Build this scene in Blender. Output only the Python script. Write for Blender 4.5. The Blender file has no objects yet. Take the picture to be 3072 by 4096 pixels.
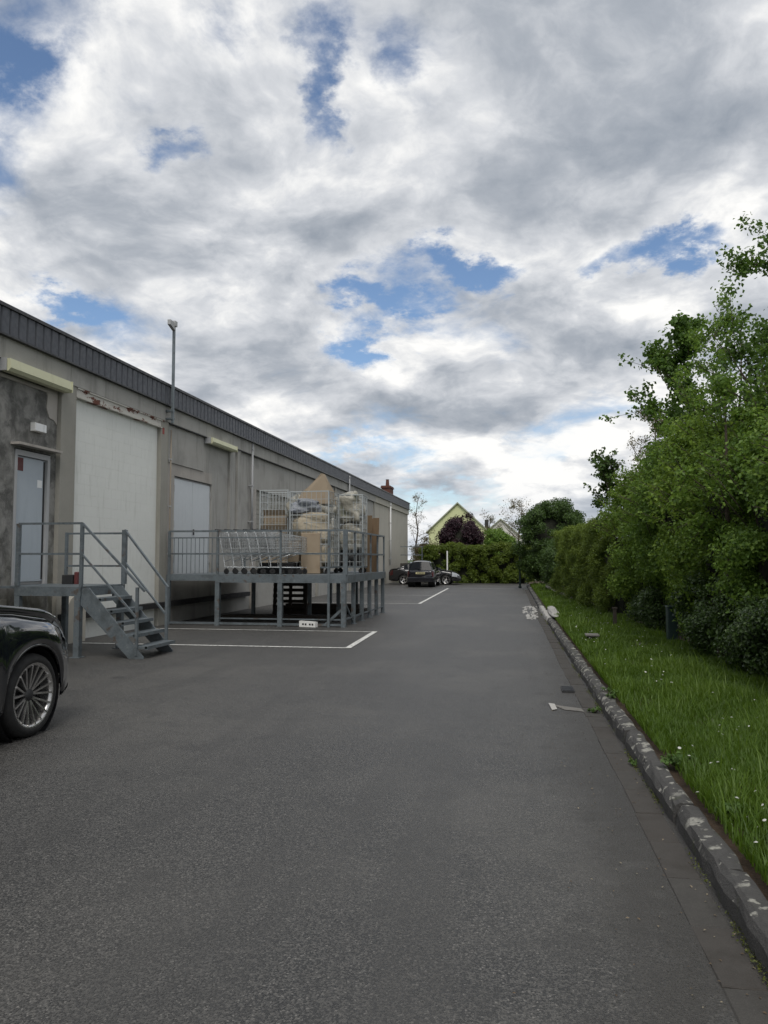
import bpy, math, random
import numpy as np
from mathutils import Vector, noise
R = math.radians
random.seed(7); RNG = np.random.default_rng(7)
scn = bpy.context.scene
COL = scn.collection

# ------------------------------------------------------------------ camera, sky, sun, exposure
cam_d = bpy.data.cameras.new('camera'); cam = bpy.data.objects.new('camera', cam_d); COL.objects.link(cam)
cam_d.sensor_fit = 'HORIZONTAL'; cam_d.sensor_width = 36.0; cam_d.lens = 36.0 * 3076 / 3072
cam_d.clip_start = 0.05; cam_d.clip_end = 3000
cam.location = (0, 0, 1.6)
cam.rotation_euler = (R(90 + 3.479), 0, R(10.191))
scn.camera = cam
scn.render.resolution_x, scn.render.resolution_y = 768, 1024
scn.view_settings.view_transform = 'Standard'; scn.view_settings.look = 'None'
scn.view_settings.exposure = 0.42; scn.view_settings.gamma = 1.0; scn.view_settings.use_curve_mapping = False
scn.render.engine = 'CYCLES'
scn.cycles.use_denoising = True
scn.cycles.max_bounces = 8; scn.cycles.transparent_max_bounces = 8

SUN_AZ, SUN_EL = 168.0, 55.0     # degrees, azimuth clockwise from +Y
world = bpy.data.worlds.new('World'); scn.world = world; world.use_nodes = True
NT = world.node_tree; NT.nodes.clear()


class G:
    """tiny helper for node graphs"""
    def __init__(s, nt): s.nt = nt

    def put(s, sock, v):
        if hasattr(v, 'is_linked') or hasattr(v, 'links'): s.nt.links.new(v, sock)
        elif v is not None:
            if hasattr(sock.default_value, '__len__') and not hasattr(v, '__len__'): v = (v,) * len(sock.default_value)
            if hasattr(sock.default_value, '__len__') and len(sock.default_value) == 4 and len(v) == 3: v = tuple(v) + (1,)
            sock.default_value = v

    def n(s, typ, ins=None, **props):
        nd = s.nt.nodes.new('ShaderNode' + typ)
        for k, v in props.items(): setattr(nd, k, v)
        for k, v in (ins or {}).items(): s.put(nd.inputs[k], v)
        return nd

    def m(s, op, a, b=None, c=None, clamp=False):
        nd = s.n('Math', operation=op, use_clamp=clamp); s.put(nd.inputs[0], a)
        if b is not None: s.put(nd.inputs[1], b)
        if c is not None: s.put(nd.inputs[2], c)
        return nd.outputs[0]

    def v(s, op, a, b=None, scale=None):
        nd = s.n('VectorMath', operation=op); s.put(nd.inputs[0], a)
        if b is not None: s.put(nd.inputs[1], b)
        if scale is not None: s.put(nd.inputs['Scale'], scale)
        return nd.outputs['Value'] if op in ('DOT_PRODUCT', 'LENGTH', 'DISTANCE') else nd.outputs[0]

    def noise(s, vec, scale, detail=4, rough=0.55, dist=0.0, col=False):
        nd = s.n('TexNoise', {'Vector': vec, 'Scale': scale, 'Detail': detail, 'Roughness': rough, 'Distortion': dist})
        return nd.outputs['Color' if col else 'Fac']

    def ss(s, x, a, b, lo=0.0, hi=1.0, smooth=True):
        nd = s.n('MapRange', {'Value': x, 'From Min': a, 'From Max': b, 'To Min': lo, 'To Max': hi})
        nd.interpolation_type = 'SMOOTHSTEP' if smooth else 'LINEAR'; nd.clamp = True
        return nd.outputs[0]

    def mix(s, f, a, b, mode='MIX'):
        nd = s.n('MixRGB', {'Fac': f, 'Color1': a, 'Color2': b}, blend_type=mode)
        return nd.outputs[0]


def build_world():
    g = G(NT)
    sky = g.n('TexSky'); sky.sky_type = 'NISHITA'; sky.sun_disc = False
    sky.sun_elevation = R(SUN_EL); sky.sun_rotation = R(SUN_AZ); sky.air_density = 1.0; sky.dust_density = 0.3; sky.ozone_density = 3.0
    d = g.n('TexCoord').outputs['Generated']
    sp = g.n('SeparateXYZ', {0: d}); x, y, z = sp.outputs
    zc = g.m('ADD', g.m('MAXIMUM', z, 0.0), 0.30)
    p = g.n('CombineXYZ', {0: g.m('DIVIDE', x, zc), 1: g.m('DIVIDE', y, zc), 2: 3.7}).outputs[0]
    warp = g.v('SUBTRACT', g.noise(p, 3.2, 4, 0.5, col=True), (0.5, 0.5, 0.5))
    pw = g.v('ADD', p, g.v('SCALE', warp, scale=0.17))
    wz = g.v('SUBTRACT', g.noise(p, 7.0, 8, 0.62, col=True), (0.5, 0.5, 0.5))
    wsp = g.n('SeparateXYZ', {0: wz})
    az = g.m('ADD', g.m('MULTIPLY', g.m('ARCTAN2', x, y), 57.29578), g.m('MULTIPLY', wsp.outputs[0], 15.0))
    el = g.m('ADD', g.m('MULTIPLY', g.m('ARCSINE', z), 57.29578), g.m('MULTIPLY', wsp.outputs[1], 8.0))
    el0 = g.m('MULTIPLY', g.m('ARCSINE', z), 57.29578)
    big = g.noise(pw, 1.9, 2, 0.5)
    fine = g.noise(pw, 3.6, 10, 0.60)
    dens = g.m('ADD', g.m('MULTIPLY', big, 0.55), g.m('MULTIPLY', fine, 0.75))
    # openings to the blue: azimuth, elevation, half sizes, depth
    gaps = [(-37.2, 31.3, 2.8, 1.2, .22), (-15.0, 32.3, 1.7, 3.4, .28), (-22.5, 34.4, 3.6, 1.5, .15), (-9.0, 34.6, 1.4, 1.6, .12),
            (-26.6, 27.2, 2.6, 1.0, .24), (-33.4, 17.2, 2.6, .8, .26), (-3.6, 21.2, 4.8, 1.1, .34), (-12.6, 19.0, 3.4, 1.1, .34),
            (-11.2, 15.6, 2.0, 1.3, .30), (-6.5, 18.6, 3.0, .7, .18), (10.9, 21.0, 4.0, 1.1, .34), (5.4, 20.0, 2.2, .8, .18), (-13.0, 8.4, 5.0, .6, .14), (-7.0, 4.4, 8.0, 1.0, .16),
            (52, 30, 7, 4, .26), (80, 20, 6, 3, .26), (-70, 40, 7, 4, .26), (-100, 25, 8, 4, .26), (140, 35, 8, 5, .26), (-150, 28, 9, 4, .26), (100, 60, 12, 5, .26), (-60, 65, 12, 6, .26)]
    tot = None
    for a0, e0, sa, se, dep in gaps:
        q = g.m('ADD', g.m('POWER', g.m('DIVIDE', g.m('SUBTRACT', az, a0), sa), 2.0), g.m('POWER', g.m('DIVIDE', g.m('SUBTRACT', el, e0), se), 2.0))
        b = g.m('MULTIPLY', g.m('EXPONENT', g.m('MULTIPLY', q, -0.7)), dep)
        tot = b if tot is None else g.m('ADD', tot, b)
    dens = g.m('SUBTRACT', dens, tot)
    cover = g.ss(dens, 0.345, 0.60)
    # light on the clouds: their upper sides bright, thick parts and bases grey
    fine2 = g.noise(g.v('MULTIPLY', pw, (0.93, 0.93, 1.0)), 3.6, 9, 0.59)
    relief = g.m('SUBTRACT', fine, fine2)
    body = g.ss(g.noise(g.v('ADD', pw, (4.3, 1.9, 0.0)), 2.2, 4, 0.5), 0.38, 0.66)
    lit = g.m('ADD', g.m('SUBTRACT', 0.85, g.m('MULTIPLY', body, 0.54)), g.m('MULTIPLY', relief, 2.1))
    lit = g.m('ADD', lit, g.m('MULTIPLY', g.ss(dens, 0.74, 0.50), 0.12), clamp=True)
    ramp = g.n('ValToRGB', {0: lit}); cr = ramp.color_ramp
    cr.elements[0].position = 0.0; cr.elements[0].color = (0.215, 0.245, 0.288, 1)
    cr.elements[1].position = 1.0; cr.elements[1].color = (0.76, 0.755, 0.74, 1)
    e = cr.elements.new(0.35); e.color = (0.325, 0.350, 0.388, 1)
    e = cr.elements.new(0.70); e.color = (0.515, 0.53, 0.555, 1)
    cloud = ramp.outputs[0]
    # blue of the openings: the sky texture itself
    blue = g.v('MULTIPLY', sky.outputs[0], (0.096, 0.096, 0.096))
    c = g.mix(cover, blue, cloud)
    hz = g.ss(el0, 0.0, 7.0, 0.40, 0.0)
    c = g.mix(hz, c, (0.50, 0.55, 0.615))
    bg = g.n('Background', {'Color': c, 'Strength': 1.0})
    out = g.n('OutputWorld'); NT.links.new(bg.outputs[0], out.inputs[0])


build_world()
sun_d = bpy.data.lights.new('sun', 'SUN'); sun = bpy.data.objects.new('sun', sun_d); COL.objects.link(sun)
sun_d.energy = 1.5; sun_d.angle = R(28); sun_d.color = (1.0, 0.96, 0.90)
sun.rotation_euler = (R(90 - SUN_EL), 0, R(180 - SUN_AZ)); sun.location = (0, 0, 30)

# ------------------------------------------------------------------ materials
MATS = {}


def mat(name, fn=None, **kw):
    if name in MATS: return MATS[name]
    m = bpy.data.materials.new(name); m.use_nodes = True
    nt = m.node_tree; nt.nodes.clear(); g = G(nt)
    out = g.n('OutputMaterial')
    bs = g.n('BsdfPrincipled'); nt.links.new(bs.outputs[0], out.inputs[0])
    g.bs, g.out = bs, out
    g.pos = g.n('NewGeometry').outputs['Position']
    g.obj = g.n('TexCoord').outputs['Object']
    g.rnd = g.n('ObjectInfo').outputs['Random']
    for k, v in kw.items(): g.put(bs.inputs[k], v)
    if fn: fn(g)
    MATS[name] = m
    return m


def bump(g, h, strength=0.3, dist=0.01):
    b = g.n('Bump', {'Height': h, 'Strength': strength, 'Distance': dist}); g.nt.links.new(b.outputs[0], g.bs.inputs['Normal'])


def C_(g, c): g.put(g.bs.inputs['Base Color'], c)


def f_asphalt(g):
    p = g.pos
    vor = g.n('TexVoronoi', {'Vector': p, 'Scale': 135.0}, feature='F1')
    grain = g.n('SeparateColor', {0: vor.outputs['Color']}).outputs[0]
    gs = g.noise(p, 260, 2, 0.6)
    big = g.noise(p, 0.35, 5, 0.6); mid = g.noise(p, 2.3, 5, 0.62)
    c = g.mix(g.ss(grain, 0.25, 0.95), (0.014, 0.0136, 0.013), (0.094, 0.0905, 0.084))
    c = g.mix(g.ss(grain, 0.96, 0.99, 0, .7), c, (0.21, 0.20, 0.185))
    c = g.mix(g.ss(gs, 0.40, 0.7, 0, .4), c, (0.026, 0.025, 0.0235))
    c = g.mix(g.ss(big, 0.42, 0.66, 0, .50), c, (0.088, 0.083, 0.074))
    c = g.mix(g.ss(mid, 0.52, 0.72, 0, .5), c, (0.026, 0.025, 0.0235))
    lane = g.noise(g.v('MULTIPLY', p, (1.6, 0.13, 1)), 1.0, 4, 0.6)
    c = g.mix(g.ss(lane, 0.48, 0.66, 0, .5), c, (0.036, 0.0345, 0.032))
    wl = g.v('ADD', p, g.v('SCALE', g.noise(p, 1.5, 4, col=True), scale=0.7))
    cv = g.n('TexVoronoi', {'Vector': wl, 'Scale': 0.22}, feature='DISTANCE_TO_EDGE').outputs['Distance']
    c = g.mix(g.m('MULTIPLY', g.ss(cv, 0.006, 0.0015), g.ss(g.noise(p, 0.5, 2), .45, .6, 0, .25)), c, (0.018, 0.017, 0.016))
    # dirt washed against the kerb
    x = g.n('SeparateXYZ', {0: p}).outputs[0]
    edge = g.m('MULTIPLY', g.ss(g.m('ADD', x, g.m('MULTIPLY', mid, 0.7)), 0.42, 0.95), g.ss(g.noise(p, 5, 4), 0.30, 0.5, .55, 1))
    c = g.mix(g.m('MULTIPLY', edge, 0.8), c, (0.024, 0.021, 0.017))
    # old oil drips in the bays
    oil = g.m('MULTIPLY', g.ss(g.noise(g.v('MULTIPLY', p, (1.0, 0.5, 1)), 0.9, 3), 0.60, 0.72), g.ss(x, -1.5, -4.0))
    c = g.mix(g.m('MULTIPLY', oil, 0.55), c, (0.022, 0.021, 0.02))
    ov = g.n('TexVoronoi', {'Vector': g.v('ADD', p, g.v('SCALE', g.noise(p, 6, 3, col=True), scale=0.10)), 'Scale': 0.8}, feature='F1'); op = g.n('SeparateColor', {0: ov.outputs['Color']}).outputs[1]
    c = g.mix(g.m('MULTIPLY', g.m('MULTIPLY', g.ss(ov.outputs['Distance'], 0.13, 0.05), g.ss(op, 0.72, 0.76)), 0.55), c, (0.016, 0.015, 0.014))
    C_(g, c); g.put(g.bs.inputs['Roughness'], g.ss(grain, 0, 1, 0.44, 0.68))
    g.put(g.bs.inputs['Specular IOR Level'], 0.65)
    bump(g, g.m('ADD', vor.outputs['Distance'], g.m('MULTIPLY', gs, 0.4)), 0.55, 0.006)


def f_soil(g):
    p = g.pos
    c = g.mix(g.noise(p, 18, 5), (0.022, 0.014, 0.008), (0.075, 0.046, 0.026)); C_(g, c); g.put(g.bs.inputs['Roughness'], 0.95)
    bump(g, g.noise(p, 60, 4), 0.7, 0.02)


def f_field(g):
    c = g.mix(g.noise(g.pos, 0.4, 5), (0.03, 0.055, 0.014), (0.07, 0.10, 0.03)); C_(g, c); g.put(g.bs.inputs['Roughness'], 0.95)


def f_kerb(g):
    p = g.pos
    c = g.mix(g.noise(p, 22, 6, 0.7), (0.028, 0.027, 0.027), (0.085, 0.082, 0.078))
    wv = g.v('ADD', p, g.v('SCALE', g.v('SUBTRACT', g.noise(p, 20, 3, col=True), (0.5, 0.5, 0.5)), scale=0.07))
    vor = g.n('TexVoronoi', {'Vector': wv, 'Scale': 7.0}, feature='F1'); pick = g.n('SeparateColor', {0: vor.outputs['Color']}).outputs[0]
    patchy = g.ss(g.noise(p, 1.3, 3), 0.30, 0.50)
    spot = g.m('MULTIPLY', g.m('MULTIPLY', g.ss(vor.outputs['Distance'], 0.44, 0.30), g.ss(pick, 0.34, 0.40)), patchy)
    vor2 = g.n('TexVoronoi', {'Vector': wv, 'Scale': 19.0}, feature='F1'); pick2 = g.n('SeparateColor', {0: vor2.outputs['Color']}).outputs[1]
    spot2 = g.m('MULTIPLY', g.ss(vor2.outputs['Distance'], 0.46, 0.30), g.ss(pick2, 0.66, 0.72))
    nz = g.n('SeparateXYZ', {0: g.n('NewGeometry').outputs['Normal']}).outputs[2]
    s = g.m('MULTIPLY', g.m('MULTIPLY', g.m('MAXIMUM', spot, spot2), g.ss(nz, 0.05, 0.6)), g.ss(g.noise(p, 34, 4, .65), 0.32, 0.46))
    lich = g.mix(g.noise(p, 70, 4), (0.17, 0.168, 0.148), (0.37, 0.36, 0.32))
    c = g.mix(s, c, lich)
    c = g.mix(g.ss(g.noise(p, 7, 3), 0.60, 0.75, 0, .5), c, (0.05, 0.06, 0.02))
    C_(g, c); g.put(g.bs.inputs['Roughness'], 0.9)
    bump(g, g.m('ADD', g.noise(p, 90, 5), g.m('MULTIPLY', s, 0.5)), 0.6, 0.012)


def f_gutter(g):
    p = g.pos
    c = g.mix(g.noise(p, 9, 6, 0.65), (0.024, 0.023, 0.021), (0.066, 0.062, 0.056))
    c = g.mix(g.ss(g.noise(p, 160, 2), 0.55, 0.75, 0, .5), c, (0.10, 0.095, 0.082))
    c = g.mix(g.ss(g.noise(p, 2.6, 5, .65), 0.50, 0.66, 0, .6), c, (0.020, 0.018, 0.014))
    c = g.mix(g.m('MULTIPLY', g.rnd, 0.4), c, (0.042, 0.033, 0.027)); C_(g, c); g.put(g.bs.inputs['Roughness'], 0.88)
    bump(g, g.noise(p, 120, 4), 0.4, 0.006)


def f_paint(g):
    p = g.pos
    wear = g.ss(g.noise(p, 16, 6, 0.7), 0.50, 0.66)
    c = g.mix(wear, (0.60, 0.60, 0.57), (0.10, 0.10, 0.095)); c = g.mix(g.ss(g.noise(p, 3, 3), .45, .7, 0, .3), c, (0.24, 0.235, 0.22))
    C_(g, c); g.put(g.bs.inputs['Roughness'], 0.8)


def concrete(c0, c1, streak, amt=0.5, blot=0.3):
    def f(g):
        p = g.pos
        c = g.mix(g.noise(p, 1.5, 7, 0.62), c0, c1)
        st = g.noise(g.v('MULTIPLY', p, (4.0, 4.0, 0.5)), 1.0, 6, 0.65)
        c = g.mix(g.ss(st, 0.50, 0.70, 0, amt), c, streak)
        c = g.mix(g.ss(g.noise(p, 0.8, 4), 0.52, 0.70, 0, blot), c, tuple(v * 0.62 for v in c0))
        c = g.mix(g.ss(g.noise(p, 40, 3), 0.62, 0.72, 0, .35), c, tuple(v * 0.6 for v in c0))
        C_(g, c); g.put(g.bs.inputs['Roughness'], 0.92)
        bump(g, g.m('ADD', g.noise(p, 45, 5), g.m('MULTIPLY', g.noise(p, 6, 4), 1.5)), 0.35, 0.012)
    return f


def f_render_old(g):       # old blotchy cement render round the grey door
    p = g.pos
    w = g.v('ADD', p, g.v('SCALE', g.noise(p, 2.0, 4, col=True), scale=0.5))
    c = g.mix(g.ss(g.noise(w, 2.6, 7, 0.66), 0.34, 0.66), (0.085, 0.084, 0.079), (0.265, 0.260, 0.244))
    st = g.noise(g.v('MULTIPLY', w, (5, 5, 0.6)), 1.1, 5)
    c = g.mix(g.ss(st, 0.50, 0.66, 0, .6), c, (0.115, 0.115, 0.104))
    z = g.n('SeparateXYZ', {0: p}).outputs[2]
    low = g.m('MULTIPLY', g.ss(g.m('ADD', z, g.m('MULTIPLY', g.noise(p, 2.0, 4), 2.2)), 3.6, 1.6), g.ss(st, 0.35, 0.6))
    c = g.mix(g.m('MULTIPLY', low, 0.6), c, (0.085, 0.082, 0.05))
    c = g.mix(g.ss(g.noise(w, 9, 4), 0.62, 0.72, 0, .4), c, (0.30, 0.295, 0.275))
    C_(g, c); g.put(g.bs.inputs['Roughness'], 0.95)
    bump(g, g.m('ADD', g.noise(w, 14, 6), g.noise(p, 80, 3)), 0.55, 0.02)


def painted(c, var=0.12, rough=0.55, dirt=(0.1, 0.1, 0.09), amt=0.25, sc=3.0, spec=0.5):
    def f(g):
        p = g.pos
        col = g.mix(g.noise(p, sc, 6, 0.6), tuple(v * (1 - var) for v in c), tuple(min(1, v * (1 + var)) for v in c))
        col = g.mix(g.ss(g.noise(g.v('MULTIPLY', p, (4, 4, 0.6)), 1.7, 6, 0.65), 0.52, 0.75, 0, amt), col, dirt)
        C_(g, col); g.put(g.bs.inputs['Roughness'], g.ss(g.noise(p, 12, 4), 0.3, 0.7, rough - .08, rough + .12)); g.put(g.bs.inputs['Specular IOR Level'], spec)
        bump(g, g.noise(p, 60, 4), 0.1, 0.004)
    return f


def f_galv(g):
    p = g.pos
    vor = g.n('TexVoronoi', {'Vector': p, 'Scale': 40.0}); sp = g.n('SeparateColor', {0: vor.outputs['Color']}).outputs[0]
    c = g.mix(g.ss(sp, 0, 1, 0.2, 0.8), (0.118, 0.142, 0.158), (0.158, 0.182, 0.196))
    c = g.mix(g.ss(g.noise(p, 4, 6, 0.65), 0.46, 0.66, 0, .7), c, (0.080, 0.092, 0.097))
    c = g.mix(g.ss(g.noise(p, 14, 6, .7), 0.56, 0.70, 0, .5), c, (0.24, 0.26, 0.265))
    c = g.mix(g.ss(g.noise(p, 7, 5), 0.60, 0.70, 0, .7), c, (0.095, 0.058, 0.036))
    C_(g, c); g.put(g.bs.inputs['Roughness'], 0.5); g.put(g.bs.inputs['Metallic'], 0.35)


def f_flaky(g):
    p = g.pos
    k = g.ss(g.noise(g.v('MULTIPLY', p, (1, 1.0, 2.0)), 2.6, 6, 0.68), 0.52, 0.57)
    c = g.mix(k, (0.50, 0.485, 0.44), g.mix(g.noise(p, 16, 4), (0.085, 0.025, 0.016), (0.17, 0.065, 0.04)))
    C_(g, c); g.put(g.bs.inputs['Roughness'], 0.85); bump(g, k, 0.5, 0.006)


def leafmat(name, c0, c1, c2, trans=0.34, rough=0.5):
    def f(g):
        t = g.n('Attribute', attribute_name='tint').outputs['Fac']
        n = g.noise(g.pos, 1.4, 3)
        r = g.n('ValToRGB', {0: g.m('ADD', g.m('MULTIPLY', t, 0.75), g.m('MULTIPLY', g.m('SUBTRACT', n, 0.35), 0.6), clamp=True)}); cr = r.color_ramp
        cr.elements[0].color = tuple(c0) + (1,); cr.elements[1].color = tuple(c2) + (1,)
        e = cr.elements.new(0.5); e.color = tuple(c1) + (1,)
        C_(g, r.outputs[0]); g.put(g.bs.inputs['Roughness'], rough); g.put(g.bs.inputs['Specular IOR Level'], 0.35)
        tr = g.n('BsdfTranslucent', {'Color': g.mix(0.6, r.outputs[0], tuple(min(1, v * 1.8) for v in c2))})
        mx = g.n('MixShader', {0: trans}); g.nt.links.new(g.bs.outputs[0], mx.inputs[1]); g.nt.links.new(tr.outputs[0], mx.inputs[2])
        g.nt.links.new(mx.outputs[0], g.out.inputs[0])
    return mat(name, f)


def f_bark(g):
    p = g.pos
    c = g.mix(g.noise(g.v('MULTIPLY', p, (3, 3, 0.6)), 12, 5), (0.035, 0.026, 0.019), (0.12, 0.095, 0.07)); C_(g, c); g.put(g.bs.inputs['Roughness'], 0.95)
    bump(g, g.noise(g.v('MULTIPLY', p, (3, 3, 0.5)), 25, 4), 0.6, 0.02)


def f_carton(g):
    p = g.pos
    c = g.mix(g.noise(p, 5, 5), (0.25, 0.195, 0.135), (0.33, 0.268, 0.195))
    c = g.mix(g.ss(g.noise(p, 2.5, 4), .55, .7, 0, .35), c, (0.17, 0.105, 0.06)); C_(g, c); g.put(g.bs.inputs['Roughness'], 0.85)


def f_wood(g):
    p = g.obj
    c = g.mix(g.noise(g.v('MULTIPLY', p, (9, 9, 0.9)), 3.0, 6, 0.6), (0.085, 0.048, 0.026), (0.23, 0.15, 0.085))
    c = g.mix(g.m('MULTIPLY', g.rnd, 0.6), c, (0.12, 0.10, 0.06)); C_(g, c); g.put(g.bs.inputs['Roughness'], 0.8)


def f_carpaint(c, ior=2.0):
    def f(g):
        p = g.obj
        C_(g, c); g.put(g.bs.inputs['Roughness'], g.ss(g.noise(p, 2.5, 5), .35, .75, 0.06, 0.16))
        g.put(g.bs.inputs['Coat Weight'], 1.0); g.put(g.bs.inputs['Coat IOR'], ior); g.put(g.bs.inputs['Coat Roughness'], 0.04)
    return f


def f_film(g):            # milky wrapping film over bagged waste
    p = g.pos
    c = g.mix(g.noise(p, 7, 5, .65), (0.17, 0.16, 0.13), (0.42, 0.40, 0.34)); c = g.mix(g.ss(g.noise(p, 3, 3), .55, .7, 0, .6), c, (0.16, 0.18, 0.13))
    C_(g, c); g.put(g.bs.inputs['Roughness'], 0.28); bump(g, g.noise(p, 16, 5, .6, 1.0), 0.6, 0.03)


def f_sack(g):
    p = g.pos
    c = g.mix(g.noise(p, 4, 5), (0.33, 0.28, 0.205), (0.47, 0.42, 0.325)); c = g.mix(g.ss(g.noise(g.v('MULTIPLY', p, (1, 1, 3)), 3.2, 4), .58, .68, 0, .6), c, (0.16, 0.125, 0.09))
    C_(g, c); g.put(g.bs.inputs['Roughness'], 0.8); bump(g, g.noise(p, 9, 5, .6, .6), 0.7, 0.05)


def f_bluebag(g):
    p = g.pos
    c = g.mix(g.noise(p, 5, 5, .6), (0.12, 0.135, 0.17), (0.40, 0.42, 0.46)); C_(g, c); g.put(g.bs.inputs['Roughness'], 0.35); bump(g, g.noise(p, 14, 5, .6, 1), 0.8, 0.04)


def f_brick(g):
    C_(g, g.mix(g.noise(g.pos, 9, 4), (0.075, 0.028, 0.020), (0.14, 0.058, 0.042))); g.put(g.bs.inputs['Roughness'], 0.9)


M = dict(
    asphalt=mat('asphalt', f_asphalt), soil=mat('soil', f_soil), field=mat('meadow', f_field), kerb=mat('lichened_kerb_stone', f_kerb), gutter=mat('gutter_concrete', f_gutter),
    paint=mat('road_paint', f_paint),
    conc=mat('concrete_beige', concrete((0.275, 0.268, 0.246), (0.395, 0.386, 0.362), (0.165, 0.16, 0.146), .5, .5)),
    conc2=mat('concrete_pilaster', concrete((0.245, 0.237, 0.207), (0.335, 0.323, 0.286), (0.155, 0.15, 0.12), .4)),
    concL=mat('concrete_pale', concrete((0.33, 0.305, 0.275), (0.42, 0.395, 0.36), (0.20, 0.18, 0.16), .45)),
    concD=mat('cement_patch', concrete((0.12, 0.115, 0.105), (0.19, 0.18, 0.165), (0.08, 0.075, 0.07), .5)),
    cream=mat('cream_cladding', concrete((0.40, 0.375, 0.32), (0.46, 0.44, 0.385), (0.31, 0.285, 0.245), .3, .12)),
    render=mat('old_cement_render', f_render_old),
    block=mat('white_painted_block', painted((0.69, 0.70, 0.665), .06, .75, (0.48, 0.49, 0.445), .55, 1.6, .3)),
    fascia=mat('dark_slate_cladding', painted((0.050, 0.055, 0.068), .18, .5, (0.085, 0.088, 0.094), .4, 2.2)),
    trim=mat('black_trim', painted((0.018, 0.019, 0.022), .2, .45)),
    flaky=mat('flaking_painted_steel', f_flaky),
    doorg=mat('grey_blue_door_paint', painted((0.37, 0.415, 0.455), .05, .5, (0.22, 0.25, 0.28), .25, 1.5)),
    doorw=mat('pale_grey_door_paint', painted((0.52, 0.55, 0.57), .05, .5, (0.38, 0.40, 0.41), .35, 1.6)),
    frame=mat('pale_metal_frame', painted((0.36, 0.365, 0.37), .1, .5, (0.2, 0.19, 0.18), .35)),
    galv=mat('galvanised_steel', f_galv),
    cream_lamp=mat('yellowed_plastic', painted((0.53, 0.53, 0.36), .08, .5, (0.35, 0.34, 0.22), .35, 4)),
    whitep=mat('white_plastic', painted((0.72, 0.72, 0.70), .04, .5, (0.4, 0.4, 0.38), .15)),
    rusty=mat('rust_stained_pipe', painted((0.26, 0.22, 0.17), .2, .8, (0.10, 0.05, 0.03), .7, 5)),
    red=mat('dull_red_paint', painted((0.28, 0.045, 0.035), .2, .6)),
    darkred=mat('dark_red_sticker', painted((0.10, 0.022, 0.022), .2, .6)),
    rubber=mat('black_rubber', painted((0.016, 0.016, 0.017), .3, .75)),
    darkgreen=mat('dark_green_metal', painted((0.014, 0.035, 0.032), .2, .5)),
    wire=mat('zinc_wire', painted((0.36, 0.385, 0.39), .15, .42, (0.15, 0.15, 0.14), .4, 12)),
    chrome=mat('trolley_steel', painted((0.56, 0.58, 0.59), .1, .3, (0.2, 0.2, 0.2), .35, 14), Metallic=0.75),
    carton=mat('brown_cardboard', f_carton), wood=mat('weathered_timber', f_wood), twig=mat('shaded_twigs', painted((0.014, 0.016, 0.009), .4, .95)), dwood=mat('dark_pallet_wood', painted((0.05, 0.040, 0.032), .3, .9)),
    film=mat('crumpled_clear_film', f_film), sack=mat('beige_woven_sack', f_sack), bluebag=mat('grey_blue_plastic_bag', f_bluebag),
    brick=mat('red_brick', f_brick), bark=mat('bark', f_bark),
    black_car=mat('black_car_paint', f_carpaint((0.006, 0.007, 0.011))), far_black=mat('dusty_black_car_paint', f_carpaint((0.007, 0.007, 0.010), 1.3)), grey_car=mat('dark_grey_car_paint', f_carpaint((0.011, 0.011, 0.012), 1.35)),
    glass=mat('tinted_car_glass', Roughness=0.06, **{'Base Color': (0.008, 0.010, 0.013, 1), 'Specular IOR Level': 0.12}),
    tyre=mat('tyre_rubber', painted((0.012, 0.012, 0.012), .3, .8)), alloy=mat('alloy_wheel', painted((0.50, 0.49, 0.48), .05, .28), Metallic=0.9),
    lampglass=mat('headlight_lens', Roughness=0.08, **{'Base Color': (0.34, 0.36, 0.38, 1)}), redglass=mat('tail_light_lens', Roughness=0.2, **{'Base Color': (0.045, 0.008, 0.008, 1)}),
    plate=mat('yellow_number_plate', painted((0.50, 0.46, 0.26), .05, .6)), black=mat('flat_black', Roughness=0.6, **{'Base Color': (0.010, 0.010, 0.011, 1)}),
    plastic_dk=mat('dark_trim_plastic', painted((0.018, 0.018, 0.019), .1, .6)),
    housey=mat('pale_yellow_render', painted((0.56, 0.58, 0.33), .05, .85)), housew=mat('off_white_render', painted((0.60, 0.58, 0.55), .05, .85)),
    roof=mat('pale_roof_edge', painted((0.34, 0.35, 0.27), .15, .85)), mortar=mat('spilled_mortar', concrete((0.30, 0.29, 0.275), (0.46, 0.45, 0.425), (0.3, 0.29, 0.27), .5)),
    paper=mat('white_paper', painted((0.75, 0.76, 0.76), .03, .7)),
)
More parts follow.
